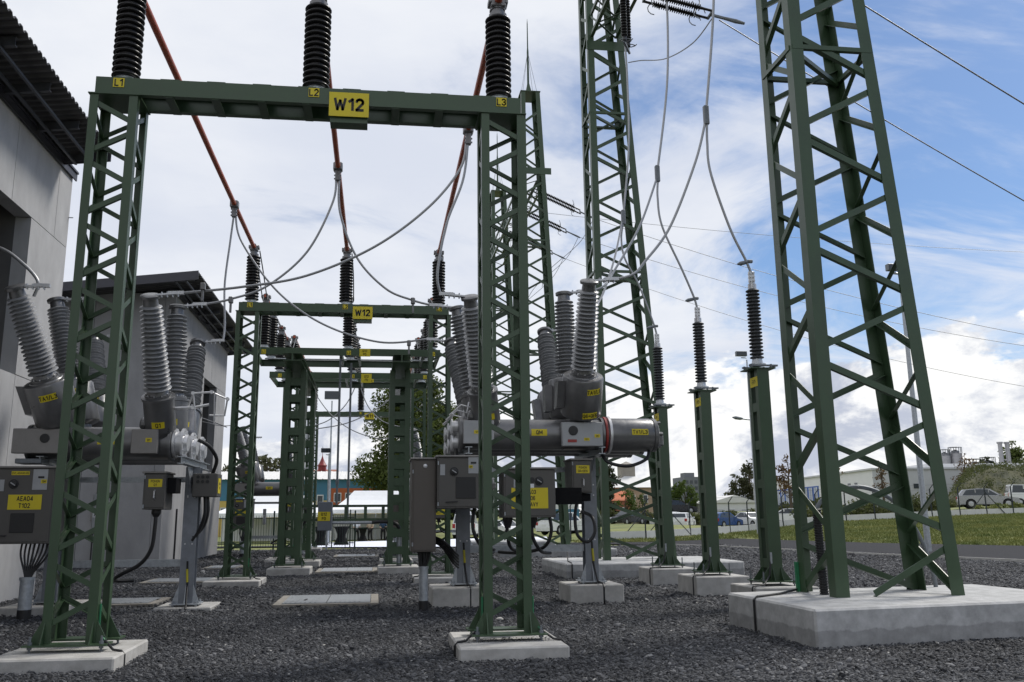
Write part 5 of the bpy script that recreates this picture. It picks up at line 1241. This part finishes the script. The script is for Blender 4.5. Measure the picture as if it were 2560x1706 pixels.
# --- green bar fence on the left
t = thing('bar_fence', 'dark green metal bar fence with gate behind the left gantry columns', 'fence', (-9.5, 49.0, 0))
for i in range(5): MB().box(i*2.1-.04, i*2.1+.04, -.04, .04, -.05, 1.95).build('fence_post', 'fence_green', t)
for i in range(4):
    x0 = i*2.1+.05
    for z in (.25, 1.55): MB().box(x0, x0+2.0, -.02, .02, z, z+.05).build('rail', 'fence_green', t)
    bb = MB().box(-.009, .009, -.009, .009, .12, 1.72).mesh('bar', 'fence_green')
    for k in range(15): obj('bar', bb, t, (x0+.07+k*.133, -.032, 0))
t = thing('wire_gate', 'dark green wire gate frame with diagonal stay in front of the white carpet', 'gate', (-2.3, 48.9, 0))
for x in (0, .95, 3.6): MB().box(x-.03, x+.03, -.03, .03, 0, 2.0 if x else 1.9).build('fence_post', 'fence_green', t)
MB().bar((.7, 0, .05), (.95, 0, 1.3), .03, .03).build('stay', 'fence_green', t); MB().box(.98, 3.57, -.012, .012, 1.0, 1.03).build('rail', 'fence_green', t)

# --- boundary wall with barbed fence on the right
path = [V((12, 55.8, 0)), V((17, 56.5, 0)), V((27, 64, 0)), V((33, 65.3, 0)), V((45, 65.7, 0)), V((52, 66, 0)), V((64, 67.2, 0))]
t = thing('boundary_fence', 'low white wall panels with dark fence posts and slanted barbed wire arms beyond the lawn', 'fence', (12, 55.8, 0)); O = V((-12, -55.8, 0))
pts = []; 
for i in range(len(path)-1):
    L = (path[i+1]-path[i]).length; n = max(1, round(L/2.6))
    for k in range(n): pts.append(path[i].lerp(path[i+1], k/n))
pts.append(path[-1])
def gf(p): return float(gz(np.array(p.x), np.array(p.y)))
for p in pts: p.z = gf(p)
tops = []
for i, p in enumerate(pts):
    q = p+O; MB().box(q.x-.035, q.x+.035, q.y-.035, q.y+.035, q.z-.1, q.z+2.15).build('fence_post', 'fence_dark', t)
    MB().bar((q.x, q.y, q.z+2.12), (q.x+.22, q.y-.2, q.z+2.5), .05, .05).build('barbed_arm', 'fence_dark', t)
    if i in (2, 3, 8, 15):
        for s in (-1, 1): MB().bar((q.x, q.y-.05, q.z+1.75), (q.x+s*1.5, q.y-.05, q.z+.1), .045, .045).build('stay', 'fence_dark', t)
for i in range(len(pts)-1):
    a, c = pts[i]+O, pts[i+1]+O
    if pts[i].x > 14: 
        d = (c-a).normalized()*.06
        MB().bar(a+d+V((0,0,.20)), c-d+V((0,0,.20)), .08, .52).build('base_panel', 'wall_white', t)
    for z in (.9, 1.5, 2.05): MB().tube([a+V((0,0,z)), c+V((0,0,z))], .006, 4).build('wire', 'fence_dark', t)
    MB().tube([a+V((.2,-.18,2.45)), c+V((.2,-.18,2.45))], .008, 4).build('barbed_wire', 'fence_dark', t)

# --- hill, factory and far buildings
xs = np.linspace(56, 330, 60); ys = np.linspace(80, 330, 50); XX, YY = np.meshgrid(xs, ys)
e_ = np.clip((XX-.655*YY)/5.5, 0, 1); e_ = e_*e_*(3-2*e_); f_ = np.clip((YY-82)/9, 0, 1); f_ = f_*f_*(3-2*f_)
e2 = np.clip((XX-.60*YY)/8, 0, 1)
zz = -.3+2.4*f_*e2+(4.7+.5*np.sin(XX*.21)*np.cos(YY*.17)+.012*(XX-70)+.35*np.sin(XX*.9+YY*.6))*e_*f_
h = MB(); h.add(np.c_[XX.ravel(), YY.ravel(), zz.ravel()].tolist(), [(j*60+i, j*60+i+1, (j+1)*60+i+1, (j+1)*60+i) for j in range(49) for i in range(59)])
tag(h.build('hill', 'hill_grass', None, 60), kind='structure')
def hz(x, y):
    e_ = np.clip((x-.655*y)/5.5, 0, 1); e_ = e_*e_*(3-2*e_); f_ = np.clip((y-82)/9, 0, 1); f_ = f_*f_*(3-2*f_); e2 = np.clip((x-.60*y)/8, 0, 1)
    return -.3+2.4*f_*e2+(4.7+.5*np.sin(x*.21)*np.cos(y*.17)+.012*(x-70)+.35*np.sin(x*.9+y*.6))*e_*f_
g_ = np.random.default_rng(77); hxs = g_.uniform(54, 92, 2600); hys = g_.uniform(82.5, 104, 2600); kk = (hxs/hys > .61) & (hxs/hys < .86)
HILLC = [(float(a), float(b_), float(hz(a, b_))+.12, float(c_)) for a, b_, c_ in zip(hxs[kk], hys[kk], g_.uniform(.25, .6, kk.sum()))]
t = thing('white_factory', 'large white factory building with blue window strip and blue entrance panel at right', 'building', (65.2, 112.5, 0))
U = V((8.0, 57.5, 0)).normalized(); W_ = V((U.y, -U.x, 0))        # along the long wall, along the short wall
def slab(name, m, u0, u1, w0, w1, z0, z1, par=None):
    b = MB(); A, B_, C_, D_ = U*u0+W_*w0, U*u1+W_*w0, U*u1+W_*w1, U*u0+W_*w1
    v = [(*q.xy, z) for z in (z0, z1) for q in (A, B_, C_, D_)]
    b.add(v, [(0,1,2,3),(7,6,5,4),(0,4,5,1),(1,5,6,2),(2,6,7,3),(3,7,4,0)]); return b.build(name, m, par or t)
slab('long_wall', 'hall_white', 0, 58, 0, 30, 0, 7.35); slab('short_wall', 'hall_grey', -.05, 0, .02, 32, 0, 7.35); slab('roof_edge', 'hall_grey', -.25, 58.2, -.25, 32, 7.36, 7.6)
slab('upper_block', 'hall_white', 2, 40, 8, 34, 7.6, 8.2); slab('blue_panel', 'win_blue', -.16, -.06, 13.2, 14.6, 2.5, 7.6)
slab('downpipe', 'hall_grey', -.12, -.05, -.1, .05, 0, 7.3)
for k in range(10):
    u = 21+k*2.4; slab('blue_strip', 'win_blue', u, u+2.4, -.06, -.01, 3.0, 6.0)
    w_ = slab('window', 'win_light', u+.5, u+1.9, -.12, -.07, 3.4, 5.8)
    for j in range(2): slab('mullion', 'win_blue', u+.95+j*.45, u+1.02+j*.45, -.15, -.125, 3.4, 5.8, w_)
for u, wv in ((5.5, 0), (8, 0), (52, 0), (54.5, 0)): slab('window', 'win_dark', u, u+1.0, -.05, -.01, 5.0, 5.9)
for wv in (5.2, 19.5, 24): slab('window', 'win_dark', -.12, -.07, wv, wv+1.1, 4.9, 5.5)
t = thing('roof_awning', 'small blue and white striped awning by the factory corner', 'awning', (77.0, 108.6, 0))
for i in range(5): MB().add([(i*.7,0,3.6),(i*.7+.7,0,3.6),(i*.7+.7,-1.2,3.0),(i*.7,-1.2,3.0)], [(0,1,2,3)]).build('stripe', 'win_blue' if i % 2 else 'tent', t)
for i, x in enumerate((-.2, 3.2)): MB().box(x, x+.08, -1.15, -1.07, 0, 3.05).build('pole', 'galv', t)
for i, (x, r, z) in enumerate(((95.6, .9, 11.2), (97.6, 1.05, 11.6), (101.0, 1.5, 9.6), (103.4, 1.2, 9.9))):
    t = thing('storage_tank', ('slim left', 'tall ribbed', 'wide low', 'right low')[i]+' metal storage tank above the factory roof', 'tank', (x, 142, 0), 'metal tanks on the hill')
    MB().lathe((0,0,0), (0,0,1), [(r,0),(r,z),(r*.5,z+.5),(.1,z+.7)], 16).build('shell', 'tank', t, 40)
    m = MB()
    for k in range(8):
        a = k*.785; m.box(math.cos(a)*r-.04, math.cos(a)*r+.04, math.sin(a)*r-.04, math.sin(a)*r+.04, z, z+1.1)
    m.lathe((0,0,z+1.05), (0,0,1), [(r,0),(r+.05,.03),(r,.06)], 12); m.build('railing', 'galv_dark', t)
for i, x in enumerate((97.1, 98.3)):
    t = thing('chimney', ('left', 'right')[i]+' of the two steel chimneys on the hill at far right', 'chimney', (x, 130, 0), 'twin chimneys')
    MB().lathe((0,0,0), (0,0,1), [(.32,0),(.32,12.3),(.45,12.35),(.45,12.6)], 14).build('stack', 'tank', t, 40)
    MB().lathe((0,0,9), (0,0,1), [(.34,0),(.37,.05),(.37,.25),(.34,.3)], 14).build('stack_band', 'galv_dark', t)
t = thing('plant_shed', 'grey box shed at the far right edge of the hill', 'building', (110.5, 138, 0)); MB().box(-3, 8, -2, 4, 0, 9.6).build('wall', 'block_grey', t)
for k in range(4): MB().box(-2.5+k*1.7, -1.4+k*1.7, -2.06, -2.01, 7.9, 9.0).build('window', 'win_light', t)
# tan house with tower
t = thing('brick_house', 'tan house with pale hipped roof and square lookout tower with pyramid cap', 'house', (39.9, 138, 0))
MB().box(-3.2, 3.6, 0, 8, 0, 6.0).build('wall', 'tan', t); MB().add([(-3.7,-.5,6.0),(4.1,-.5,6.0),(4.1,8.5,6.0),(-3.7,8.5,6.0),(.2,4,8.4)], [(0,1,4),(1,2,4),(2,3,4),(3,0,4)]).build('roof', 'hall_roof', t)
MB().box(-1.1, 1.2, 3, 5.3, 7.0, 9.6).build('tower_wall', 'tan_dark', t); MB().add([(-1.3,2.8,9.6),(1.4,2.8,9.6),(1.4,5.5,9.6),(-1.3,5.5,9.6),(.05,4.1,10.3)], [(0,1,4),(1,2,4),(2,3,4),(3,0,4)]).build('tower_roof', 'tan_dark', t)
for x in (-2.4, -.6, 1.4): w_ = MB().box(x, x+.8, -.04, -.005, 3.6, 4.9).build('window', 'white', t); MB().box(x+.1, x+.7, -.055, -.045, 3.7, 4.8).build('pane', 'win_dark', w_)
t = thing('brick_house', 'low orange brick house with red roof left of the tan house', 'house', (35.6, 132, 0)); MB().box(-2.6, 2.2, 0, 6, 0, 3.9).build('wall', 'brick', t); MB().add([(-2.9,-.3,3.9),(2.5,-.3,3.9),(2.5,6.3,3.9),(-2.9,6.3,3.9),(-2.9,3,5.4),(2.5,3,5.4)], [(0,1,5,4),(2,3,4,5),(1,2,5),(3,0,4)]).build('roof', 'hall_orange', t)
for x in (-1.8, .4): w_ = MB().box(x, x+.9, -.04, -.005, 1.6, 2.9).build('window', 'white', t); MB().box(x+.1, x+.8, -.055, -.045, 1.7, 2.8).build('pane', 'win_dark', w_)
t = thing('tower_block', 'distant grey concrete tower block with flat roof', 'building', (74.0, 205, 0)); MB().box(-6, -2.6, 0, 8, 0, 8.2).build('low_wing', 'block_grey', t); MB().box(-2.6, 1.2, 0, 8, 0, 10.6).build('wall', 'block_grey', t); MB().box(-2.0, .4, 1, 4, 10.6, 11.6).build('lift_house', 'block_grey', t)
for r_ in range(6):
    for k in range(3): MB().box(-2.2+k*1.1, -1.5+k*1.1, -.06, -.01, 2+r_*1.4, 2.8+r_*1.4).build('window', 'win_dark', t)
t = thing('warehouse', 'low white warehouse with pale gabled roofs between the arrester posts', 'building', (62.5, 148, 0)); MB().box(-6.5, 2, 0, 10, 0, 3.7).build('wall', 'hall_white', t)
MB().add([(-6.8,-.3,3.7),(2.3,-.3,3.7),(2.3,10.3,3.7),(-6.8,10.3,3.7),(-2.2,-.3,5.0),(-2.2,10.3,5.0)], [(0,1,4),(1,2,5,4),(2,3,5),(3,0,4,5)]).build('roof', 'hall_roof', t)
for x in (-5.5, -3.4, -1): MB().box(x, x+1.2, -.06, -.01, 1, 2.6).build('door', 'hall_grey', t)
t = thing('hall_end', 'white building end with blue and yellow stripes behind the pickup', 'building', (19.5, 100, 0)); MB().box(-4, 3, 0, 8, -.2, 3.9).build('wall', 'hall_white', t); MB().box(-4.03, 3.03, -.04, 8, 3.4, 3.95).build('yellow_band', 'hall_yellow', t); MB().box(-4.02, 3.02, -.03, -.005, 1.2, 2.4).build('blue_band', 'hall_blue', t)

# --- trees and weeds
def leaf_cloud(name, m, clumps, n, size, seed, parent=None, flat=.0):
    g = np.random.default_rng(seed); w8 = np.array([c[3]**2.2 for c in clumps]); w8 /= w8.sum()
    ix = g.choice(len(clumps), n, p=w8); cc = np.array(clumps)[ix]
    d = g.normal(size=(n, 3)); d /= np.linalg.norm(d, axis=1)[:, None]; rr = g.random(n)**.45
    p = cc[:, :3]+d*rr[:, None]*cc[:, 3:4]*np.array([1, 1, .8])
    a = g.normal(size=(n, 3)); a /= np.linalg.norm(a, axis=1)[:, None]; b2 = np.cross(a, g.normal(size=(n, 3))); b2 /= np.linalg.norm(b2, axis=1)[:, None]
    s = size*g.uniform(.55, 1.25, n)[:, None]
    P = np.stack([p-a*s, p-b2*s*.5, p+a*s, p+b2*s*.5], 1).reshape(-1, 3)
    me = bpy.data.meshes.new(name); me.vertices.add(len(P)); me.vertices.foreach_set('co', P.ravel()); me.loops.add(n*4); me.loops.foreach_set('vertex_index', np.arange(n*4))
    me.polygons.add(n); me.polygons.foreach_set('loop_start', np.arange(n)*4); me.update(calc_edges=True); me.materials.append(MATS[m])
    return obj(name, me, parent)
def tree(label, loc, h, rw, m, seed, n=2500, size=.18, crown0=.3, nb=9, shape='round', trunk=.03, lean=0):
    g = random.Random(seed); t = thing('tree', label, 'tree', loc, 'trees around the yard')
    tr = MB(); tr.tube([(0,0,-.2), (g.uniform(-.1,.1), 0, h*.25), (g.uniform(-.2,.2)+lean*.5, .1, h*.55), (lean, 0, h*.9)], [h*trunk, h*trunk*.8, h*trunk*.5, h*trunk*.12], 8)
    cl = []
    for i in range(nb):
        f = crown0+(1-crown0)*(i+.5)/nb; z = h*f
        prof = math.sin(math.pi*min(1, .18+.80*(f-crown0)/(1-crown0)))**.8 if shape == 'round' else (1.05-.85*(f-crown0)/(1-crown0))
        for k in range(4):
            a = g.uniform(0, 6.28); r = rw*prof*g.uniform(.35, .85); c = (math.cos(a)*r+lean*f, math.sin(a)*r, z+g.uniform(-.05,.05)*h, rw*prof*g.uniform(.24, .48)+.1)
            cl.append(c)
            if k < 2: tr.tube([(lean*f*.7, 0, z*.82), ((c[0]+lean*f*.7)*.5, c[1]*.5, z*.92), c[:3]], [h*trunk*.3, h*trunk*.2, h*trunk*.06], 5)
    tr.build('trunk', 'bark', t, 60)
    leaf_cloud('crown', m, cl, n, size, seed, t); return t
tree('tall broad dark green tree behind the Q12 stand, largest of all', (3.3, 87, -.1), 17.2, 5.7, 'leaf', 21, 36000, .19, .10, 15, 'round', .016)
tree('bushy green tree on the left behind the far switchgear', (-13.2, 112, 0), 9.6, 3.4, 'leaf_grey', 22, 2600, .3, .3, 7)
tree('bushy tree just right of the left one, behind the blue hall', (-17.5, 116, 0), 8.6, 3.0, 'leaf_grey', 23, 1800, .3, .3, 7)
tree('very dark broad tree behind the second tower', (27.9, 112, .3), 10.4, 2.3, 'leaf_dark', 24, 4200, .26, .08, 9)
tree('round bright green tree left of the grey tower block', (54.0, 155, .4), 7.4, 3.0, 'leaf_bright', 25, 2600, .28, .15, 7)
tree('slim yellowish sapling in front of the orange brick house', (30.2, 108, .5), 4.6, 1.5, 'leaf_bright', 26, 900, .16, .2, 6)
tree('thin young sapling in front of the tan house', (31.9, 107, .5), 3.9, .8, 'leaf_bright', 27, 350, .14, .3, 6)
tree('tall thin grey-green poplar between the arrester posts', (73.6, 172, .5), 12.2, 2.4, 'leaf_grey', 28, 2200, .3, .2, 9)
tree('lower grey-green tree beside the tall poplar', (70.6, 172, .5), 9.3, 2.5, 'leaf_grey', 29, 1600, .3, .2, 7)
tree('rust coloured small tree right of the nearest arrester post', (46.6, 98, 1.0), 7.2, 1.6, 'leaf_rust', 30, 900, .17, .35, 7)
tree('sparse brown-leaved tree in front of the white factory wall', (52.2, 99, 1.4), 6.4, 1.2, 'leaf_rust', 31, 330, .15, .4, 7)
tree('rusty thin tree between the tower legs, before the factory', (60.8, 103, 1.7), 6.2, 1.0, 'leaf_rust', 33, 330, .15, .35, 7)
tree('thin brown-leaved tree beside the blue entrance panel', (72.6, 104, 2.2), 6.6, 1.9, 'leaf_rust', 32, 750, .17, .3, 8)
tree('round dark tree on the hill left of the chimneys', (98.6, 136, 4.0), 6.6, 2.0, 'leaf_dark', 34, 1800, .28, .2, 7)
tree('big round green tree on the hill right of the chimneys', (104.8, 138, 4.0), 9.2, 3.4, 'leaf', 35, 3200, .3, .15, 8)
tree('small dark tree on the hill between tanks and chimneys', (92.5, 128, 4.0), 5.6, 1.4, 'leaf_grey', 36, 900, .24, .2, 7)
def strip(label, x0, x1, y0, y1, zf, h, m, n, size, seed, name='weeds'):
    g = random.Random(seed); cl = []
    for i in range(int((x1-x0)*3)):
        x = g.uniform(x0, x1); f = (x-x0)/(x1-x0); y = y0+(y1-y0)*f+g.uniform(-1, 1); z = zf(x); k = g.uniform(.35, 1)
        cl.append((x, y, z+h*k*.45, h*k*.5))
    tag(leaf_cloud(name, m, cl, n, size, seed), label, 'weeds', kind='stuff')
strip('dense dark green weeds behind the boundary fence at right', 33.5, 45, 68.5, 69.5, lambda x: float(np.interp(x, HXa, HZa))+.2, 2.5, 'weeds', 9000, .14, 41)
strip('overgrown weedy bank behind the parked cars', 24, 52, 99, 101, lambda x: float(np.interp(x, HXa, HZa))+.3, 1.6, 'weeds', 8000, .18, 42)
strip('weeds at the foot of the hill behind the grey car', 52, 75, 84, 88, lambda x: 1.9, 1.3, 'weeds', 5000, .17, 43)
tag(leaf_cloud('scrub', 'weeds', HILLC, 15000, .12, 78), 'rough dark green scrub covering the slope of the hill at right', 'scrub', kind='stuff')
strip('rough weeds along the upper slope of the hill', 66, 110, 94, 99, lambda x: 1.4+4.6*min(1, max(0, (x-64)/7)), .8, 'weeds', 7000, .16, 48)
strip('low tall-grass fringe along the white boundary wall', 48, 62, 68.3, 69.0, lambda x: float(np.interp(x, HXa, HZa))-.1, .8, 'grass_blade', 3000, .10, 44)
strip('distant wooded skyline behind the buildings', -120, 260, 420, 420, lambda x: 0, 9, 'leaf_dark', 12000, 1.2, 45, 'far_wood')
o = leaf_cloud('rubble_heap', 'rubble', [(0,0,.2,1.3),(.7,.2,.1,1.1),(-.9,0,.0,1.1),(.1,0,.8,.8)], 3500, .11, 46); o.location = (50.3, 79.5, 1.9); tag(o, 'heap of pale reddish rubble beside the silver car', 'rubble', kind='stuff')

# --- raised bank behind the parked cars
bx_ = np.linspace(20, 56, 30); by_ = np.linspace(97, 118, 16); BX, BY = np.meshgrid(bx_, by_)
tt = np.clip((BY-98)/4.5, 0, 1)*np.clip((BX-20)/5, 0, 1)*np.clip((56-BX)/5, 0, 1)*np.clip((118-BY)/4, 0, 1); BZ_ = -.3+(2.15+.12*np.sin(BX*1.3)*np.cos(BY))*tt*tt*(3-2*tt)
m = MB(); m.add(np.c_[BX.ravel(), BY.ravel(), BZ_.ravel()].tolist(), [(j*30+i, j*30+i+1, (j+1)*30+i+1, (j+1)*30+i) for j in range(15) for i in range(29)]); tag(m.build('grass_bank', 'hill_grass', None, 60), kind='structure')
# --- cars
def car(kind, paint, label, px, pd, rz, name='parked_car', z=None, L=4.5, H=1.48, Wd=1.8, group='cars parked beyond the fence'):
    x, y = px, pd; z = gh(x) if z is None else z
    t = thing(name, label, 'pickup' if kind == 'pickup' else ('van' if kind == 'van' else 'car'), (x, y, z), group, rz); h = L/2; w_ = Wd/2
    sh = H*.60
    body = [(-h,.32*H),(-h*.99,.17*H),(-h*.86,.15*H),(h*.86,.15*H),(h*.99,.19*H),(h,.38*H)]
    if kind == 'pickup': up_ = [(h*.95,.52*H),(h*.45,.60*H),(-h*.98,.60*H)]; cab = [(h*.42,.60),(h*.12,.99),(-h*.95,.985),(-h*.985,.60)]
    elif kind == 'van': up_ = [(h*.97,.50*H),(h*.62,.56*H),(-h,.58*H)]; cab = [(h*.62,.56),(h*.30,.97),(-h*.90,1.0),(-h*.99,.58)]
    elif kind == 'estate' or kind == 'suv': up_ = [(h*.97,.50*H),(h*.42,.62*H),(-h*.98,.63*H)]; cab = [(h*.44,.62),(h*.08,.97),(-h*.30,1.0),(-h*.80,.95),(-h*.97,.63)]
    elif kind == 'hatch': up_ = [(h*.97,.50*H),(h*.50,.62*H),(-h*.98,.64*H)]; cab = [(h*.52,.62),(h*.10,.98),(-h*.45,1.0),(-h*.78,.92),(-h*.97,.64)]
    else: up_ = [(h*.97,.48*H),(h*.45,.60*H),(-h*.70,.63*H),(-h*.98,.60*H)]; cab = [(h*.46,.60),(h*.08,.97),(-h*.30,.99),(-h*.72,.63)]
    prof = body+up_
    bm = bmesh.new(); m = MB(); m.prism([(p[0], p[1]) for p in prof], (0,-w_,0), (0,w_,0), (1,0,0), (0,0,1))
    b = m.build('body', paint, t)
    def taper(zf): return w_*(.97-.20*(zf-.6)/.4)
    g = MB(); n = len(cab); a = [(x_, -taper(zf), zf*H+.001) for x_, zf in cab]; c = [(x_, taper(zf), zf*H+.001) for x_, zf in cab]
    g.add(a+c, [tuple(range(n)), tuple(range(2*n-1, n-1, -1))]+[(i, n+i, n+(i+1) % n, (i+1) % n) for i in range(n)]); g.build('cabin', paint, t)
    # panes, slightly proud
    cx = [q[0] for q in cab]; x0, x1 = min(cx), max(cx)
    def inner(f): return [(x_*(1-f)+f*(x0+x1)/2, zf*(1-f)+f*.80) for x_, zf in cab]
    inn = inner(.16); k = len(inn)
    if kind != 'pickup':
        mid = (inn[1][0]+inn[-2][0])/2-.05
    for s in (-1, 1):
        pn_ = MB(); q = [(x_, s*(taper(zf)+.012), zf*H) for x_, zf in inn]; pn_.add(q, [tuple(range(k)) if s < 0 else tuple(range(k-1, -1, -1))]); wn = pn_.build('side_window', 'glass', t)
        bp_ = MB()
        for xx in (h*.02, -h*.42): bp_.box(xx-.04, xx+.04, s*(taper(.8)+.004), s*(taper(.8)+.02), .63*H, .95*H) if s > 0 else bp_.box(xx-.04, xx+.04, s*(taper(.8)+.02), s*(taper(.8)+.004), .63*H, .95*H)
        bp_.build('pillar', paint, wn)
    def pane(i, j, nm):
        (xa, za), (xb, zb) = cab[i], cab[j]; f0, f1 = .12, .88
        A, B_ = (xa+(xb-xa)*f0, za+(zb-za)*f0), (xa+(xb-xa)*f1, za+(zb-za)*f1); d = V((zb-za, 0, -(xb-xa))).normalized(); d = d if (d.x > 0) == (i == 0) else -d; o_ = d*.015
        q = MB(); q.add([V((A[0], -taper(A[1])*.9, A[1]*H))+o_, V((A[0], taper(A[1])*.9, A[1]*H))+o_, V((B_[0], taper(B_[1])*.9, B_[1]*H))+o_, V((B_[0], -taper(B_[1])*.9, B_[1]*H))+o_], [(0,1,2,3)]); q.build(nm, 'glass', t)
    pane(0, 1, 'windscreen'); pane(len(cab)-1, len(cab)-2, 'rear_window')
    r = .31 if kind not in ('suv', 'pickup') else .37
    for xx in (-h*.60, h*.62):
        for s in (-1, 1):
            ty = MB().lathe((xx, s*(w_-.20) if s > 0 else -(w_-.20), r), (0,s,0), [(r*.7,0),(r,.02),(r,.19),(r*.85,.215)], 18).build('wheel', 'tyre', t, 40)
            MB().lathe((xx, s*w_, r), (0,s,0), [(r*.62,.0),(r*.60,.025),(r*.2,.03)], 12).build('rim', 'rim', ty)
            MB().lathe((xx, s*(w_-.03), r*1.02), (0,s,0), [(r*1.16,0),(r*1.16,.032)], 18).build('wheel_arch', 'black_matt', t)
    for s in (-1, 1):
        MB().cbox(h*.90, h*.985, s*w_*.72-.16, s*w_*.72+.16, .40*H, .50*H, .02).build('headlight', 'lamp_clear', t)
        MB().cbox(-h*1.005, -h*.93, s*w_*.86-.12, s*w_*.86+.12, .42*H, (.60 if kind != 'pickup' else .56)*H, .02).build('tail_light', 'lamp_red', t)
        MB().cbox(h*.34, h*.42, s*(w_+.08)-.08, s*(w_+.08)+.08, .63*H, .70*H, .02).build('wing_mirror', paint, t)
    MB().cbox(h*.965, h*1.004, -.42, .42, .34*H, .44*H, .01).build('grille', 'black', t); MB().box(h*.99, h*1.008, -.26, .26, .22*H, .29*H).build('number_plate', 'white', t)
    MB().box(-h*1.008, -h*.99, -.26, .26, .40*H, .48*H).build('number_plate', 'white', t); MB().box(-h*.95, h*.95, -w_-.004, w_+.004, .135*H, .19*H).build('sill', 'black_matt', t)
    return t
car('estate', 'carwhite', 'white estate car seen from the rear, between second and middle arrester posts', 30.3, 88, R(60), L=4.6)
car('hatch', 'carblue', 'dark blue hatchback right of the middle arrester post', 33.2, 84.6, R(35), L=4.1)
car('sedan', 'carwhite', 'white car seen from the front, left of the nearest arrester post', 36.6, 86, R(-75), L=4.5)
car('estate', 'carwhite', 'white estate car just right of the nearest arrester post', 41.8, 89.4, R(150), L=4.6)
car('sedan', 'cardark', 'dark grey car seen between the legs of the second tower', 26.5, 94.5, R(-140), L=4.7)
car('pickup', 'carwhite', 'white pickup with covered bed and red tail lights behind the drive cabinet', 15.6, 74.6, R(35), L=5.2, H=1.82)
car('suv', 'carsilver', 'silver off-road car parked behind the fence posts at far right', 53.0, 73.4, R(-28), L=4.7, H=1.68)
car('sedan', 'carwhite', 'white car behind the right legs of the nearest tower', 49.0, 78.2, R(-20), L=4.6, H=1.45, z=1.75)
car('van', 'carwhite', 'white van cut by the right edge of the picture', 61.4, 78.4, R(-25), L=4.6, H=1.95)
car('suv', 'cardark', 'dark car on the bank above the white estate car', 35.5, 105, R(10), L=4.6, H=1.6, z=1.83)
car('van', 'carwhite', 'white van with red stripe behind the right switchgear post', 7.2, 73.5, R(80), L=4.8, H=1.9, z=-.07)
car('sedan', 'carwhite', 'white car behind the mesh of the gantry column, next to the pickup', 11.0, 78, R(-60), L=4.4, z=-.14)
car('suv', 'carwhite', 'pale car top glimpsed right of the dark grey car', 31.3, 95.6, R(-140), L=4.5, H=1.6)

# --- lamp masts
def mast(label, x, y, z0, h, r, heads, group='lamp masts'):
    t = thing('lamp_mast', label, 'lamp mast', (x, y, z0), group)
    MB().tube([(0,0,0), (0,0,h*.5), (0,0,h)], [r, r*.8, r*.55], 10).build('pole', 'galv', t, 40)
    for dx, dz, w_, hh in heads:
        MB().tube([(0,0,h+dz-.12), (dx,0,h+dz-.1)], r*.4, 6).build('arm', 'galv', t)
        o = MB().cbox(dx-w_/2, dx+w_/2, -.15, .12, h+dz, h+dz+hh, .02).build('floodlight', 'galv_dark', t); MB().box(dx-w_/2+.03, dx+w_/2-.03, -.165, -.152, h+dz+.03, h+dz+hh-.03).build('lens', 'glass', o)
    return t
mast('tall thin floodlight mast with square lamp head behind the Q12 drive rods', -2.95, 58, -.1, 9.05, .075, [(-.0, .1, .95, .52)])
mast('shorter floodlight pole in front of the red turret', -2.42, 46.2, 0, 4.75, .05, [(-.15, .05, .5, .22)])
mast('grey tapered lamp mast behind the right leg of the nearest tower', 22.66, 35.4, 0, 11.9, .13, [(-.35, .1, .5, .3)])
mast('floodlight pole behind the nearest surge arrester', 26.0, 60.0, .2, 12.2, .09, [(-.4, .25, .8, .35)])
t = thing('street_lamp', 'slim street lamp arm reaching left from behind the nearest arrester post', 'street lamp', (27.9, 62.8, .3)); MB().tube([(0,0,0), (0,0,7.9), (-.4,0,8.1), (-1.3,0,8.2)], .06, 8).build('pole', 'galv', t); MB().lathe((-1.25,0,8.2), (-1,0,.12), [(.05,0),(.13,.25),(.13,.6),(.03,.85)], 10).build('lamp_head', 'galv_dark', t, 50)
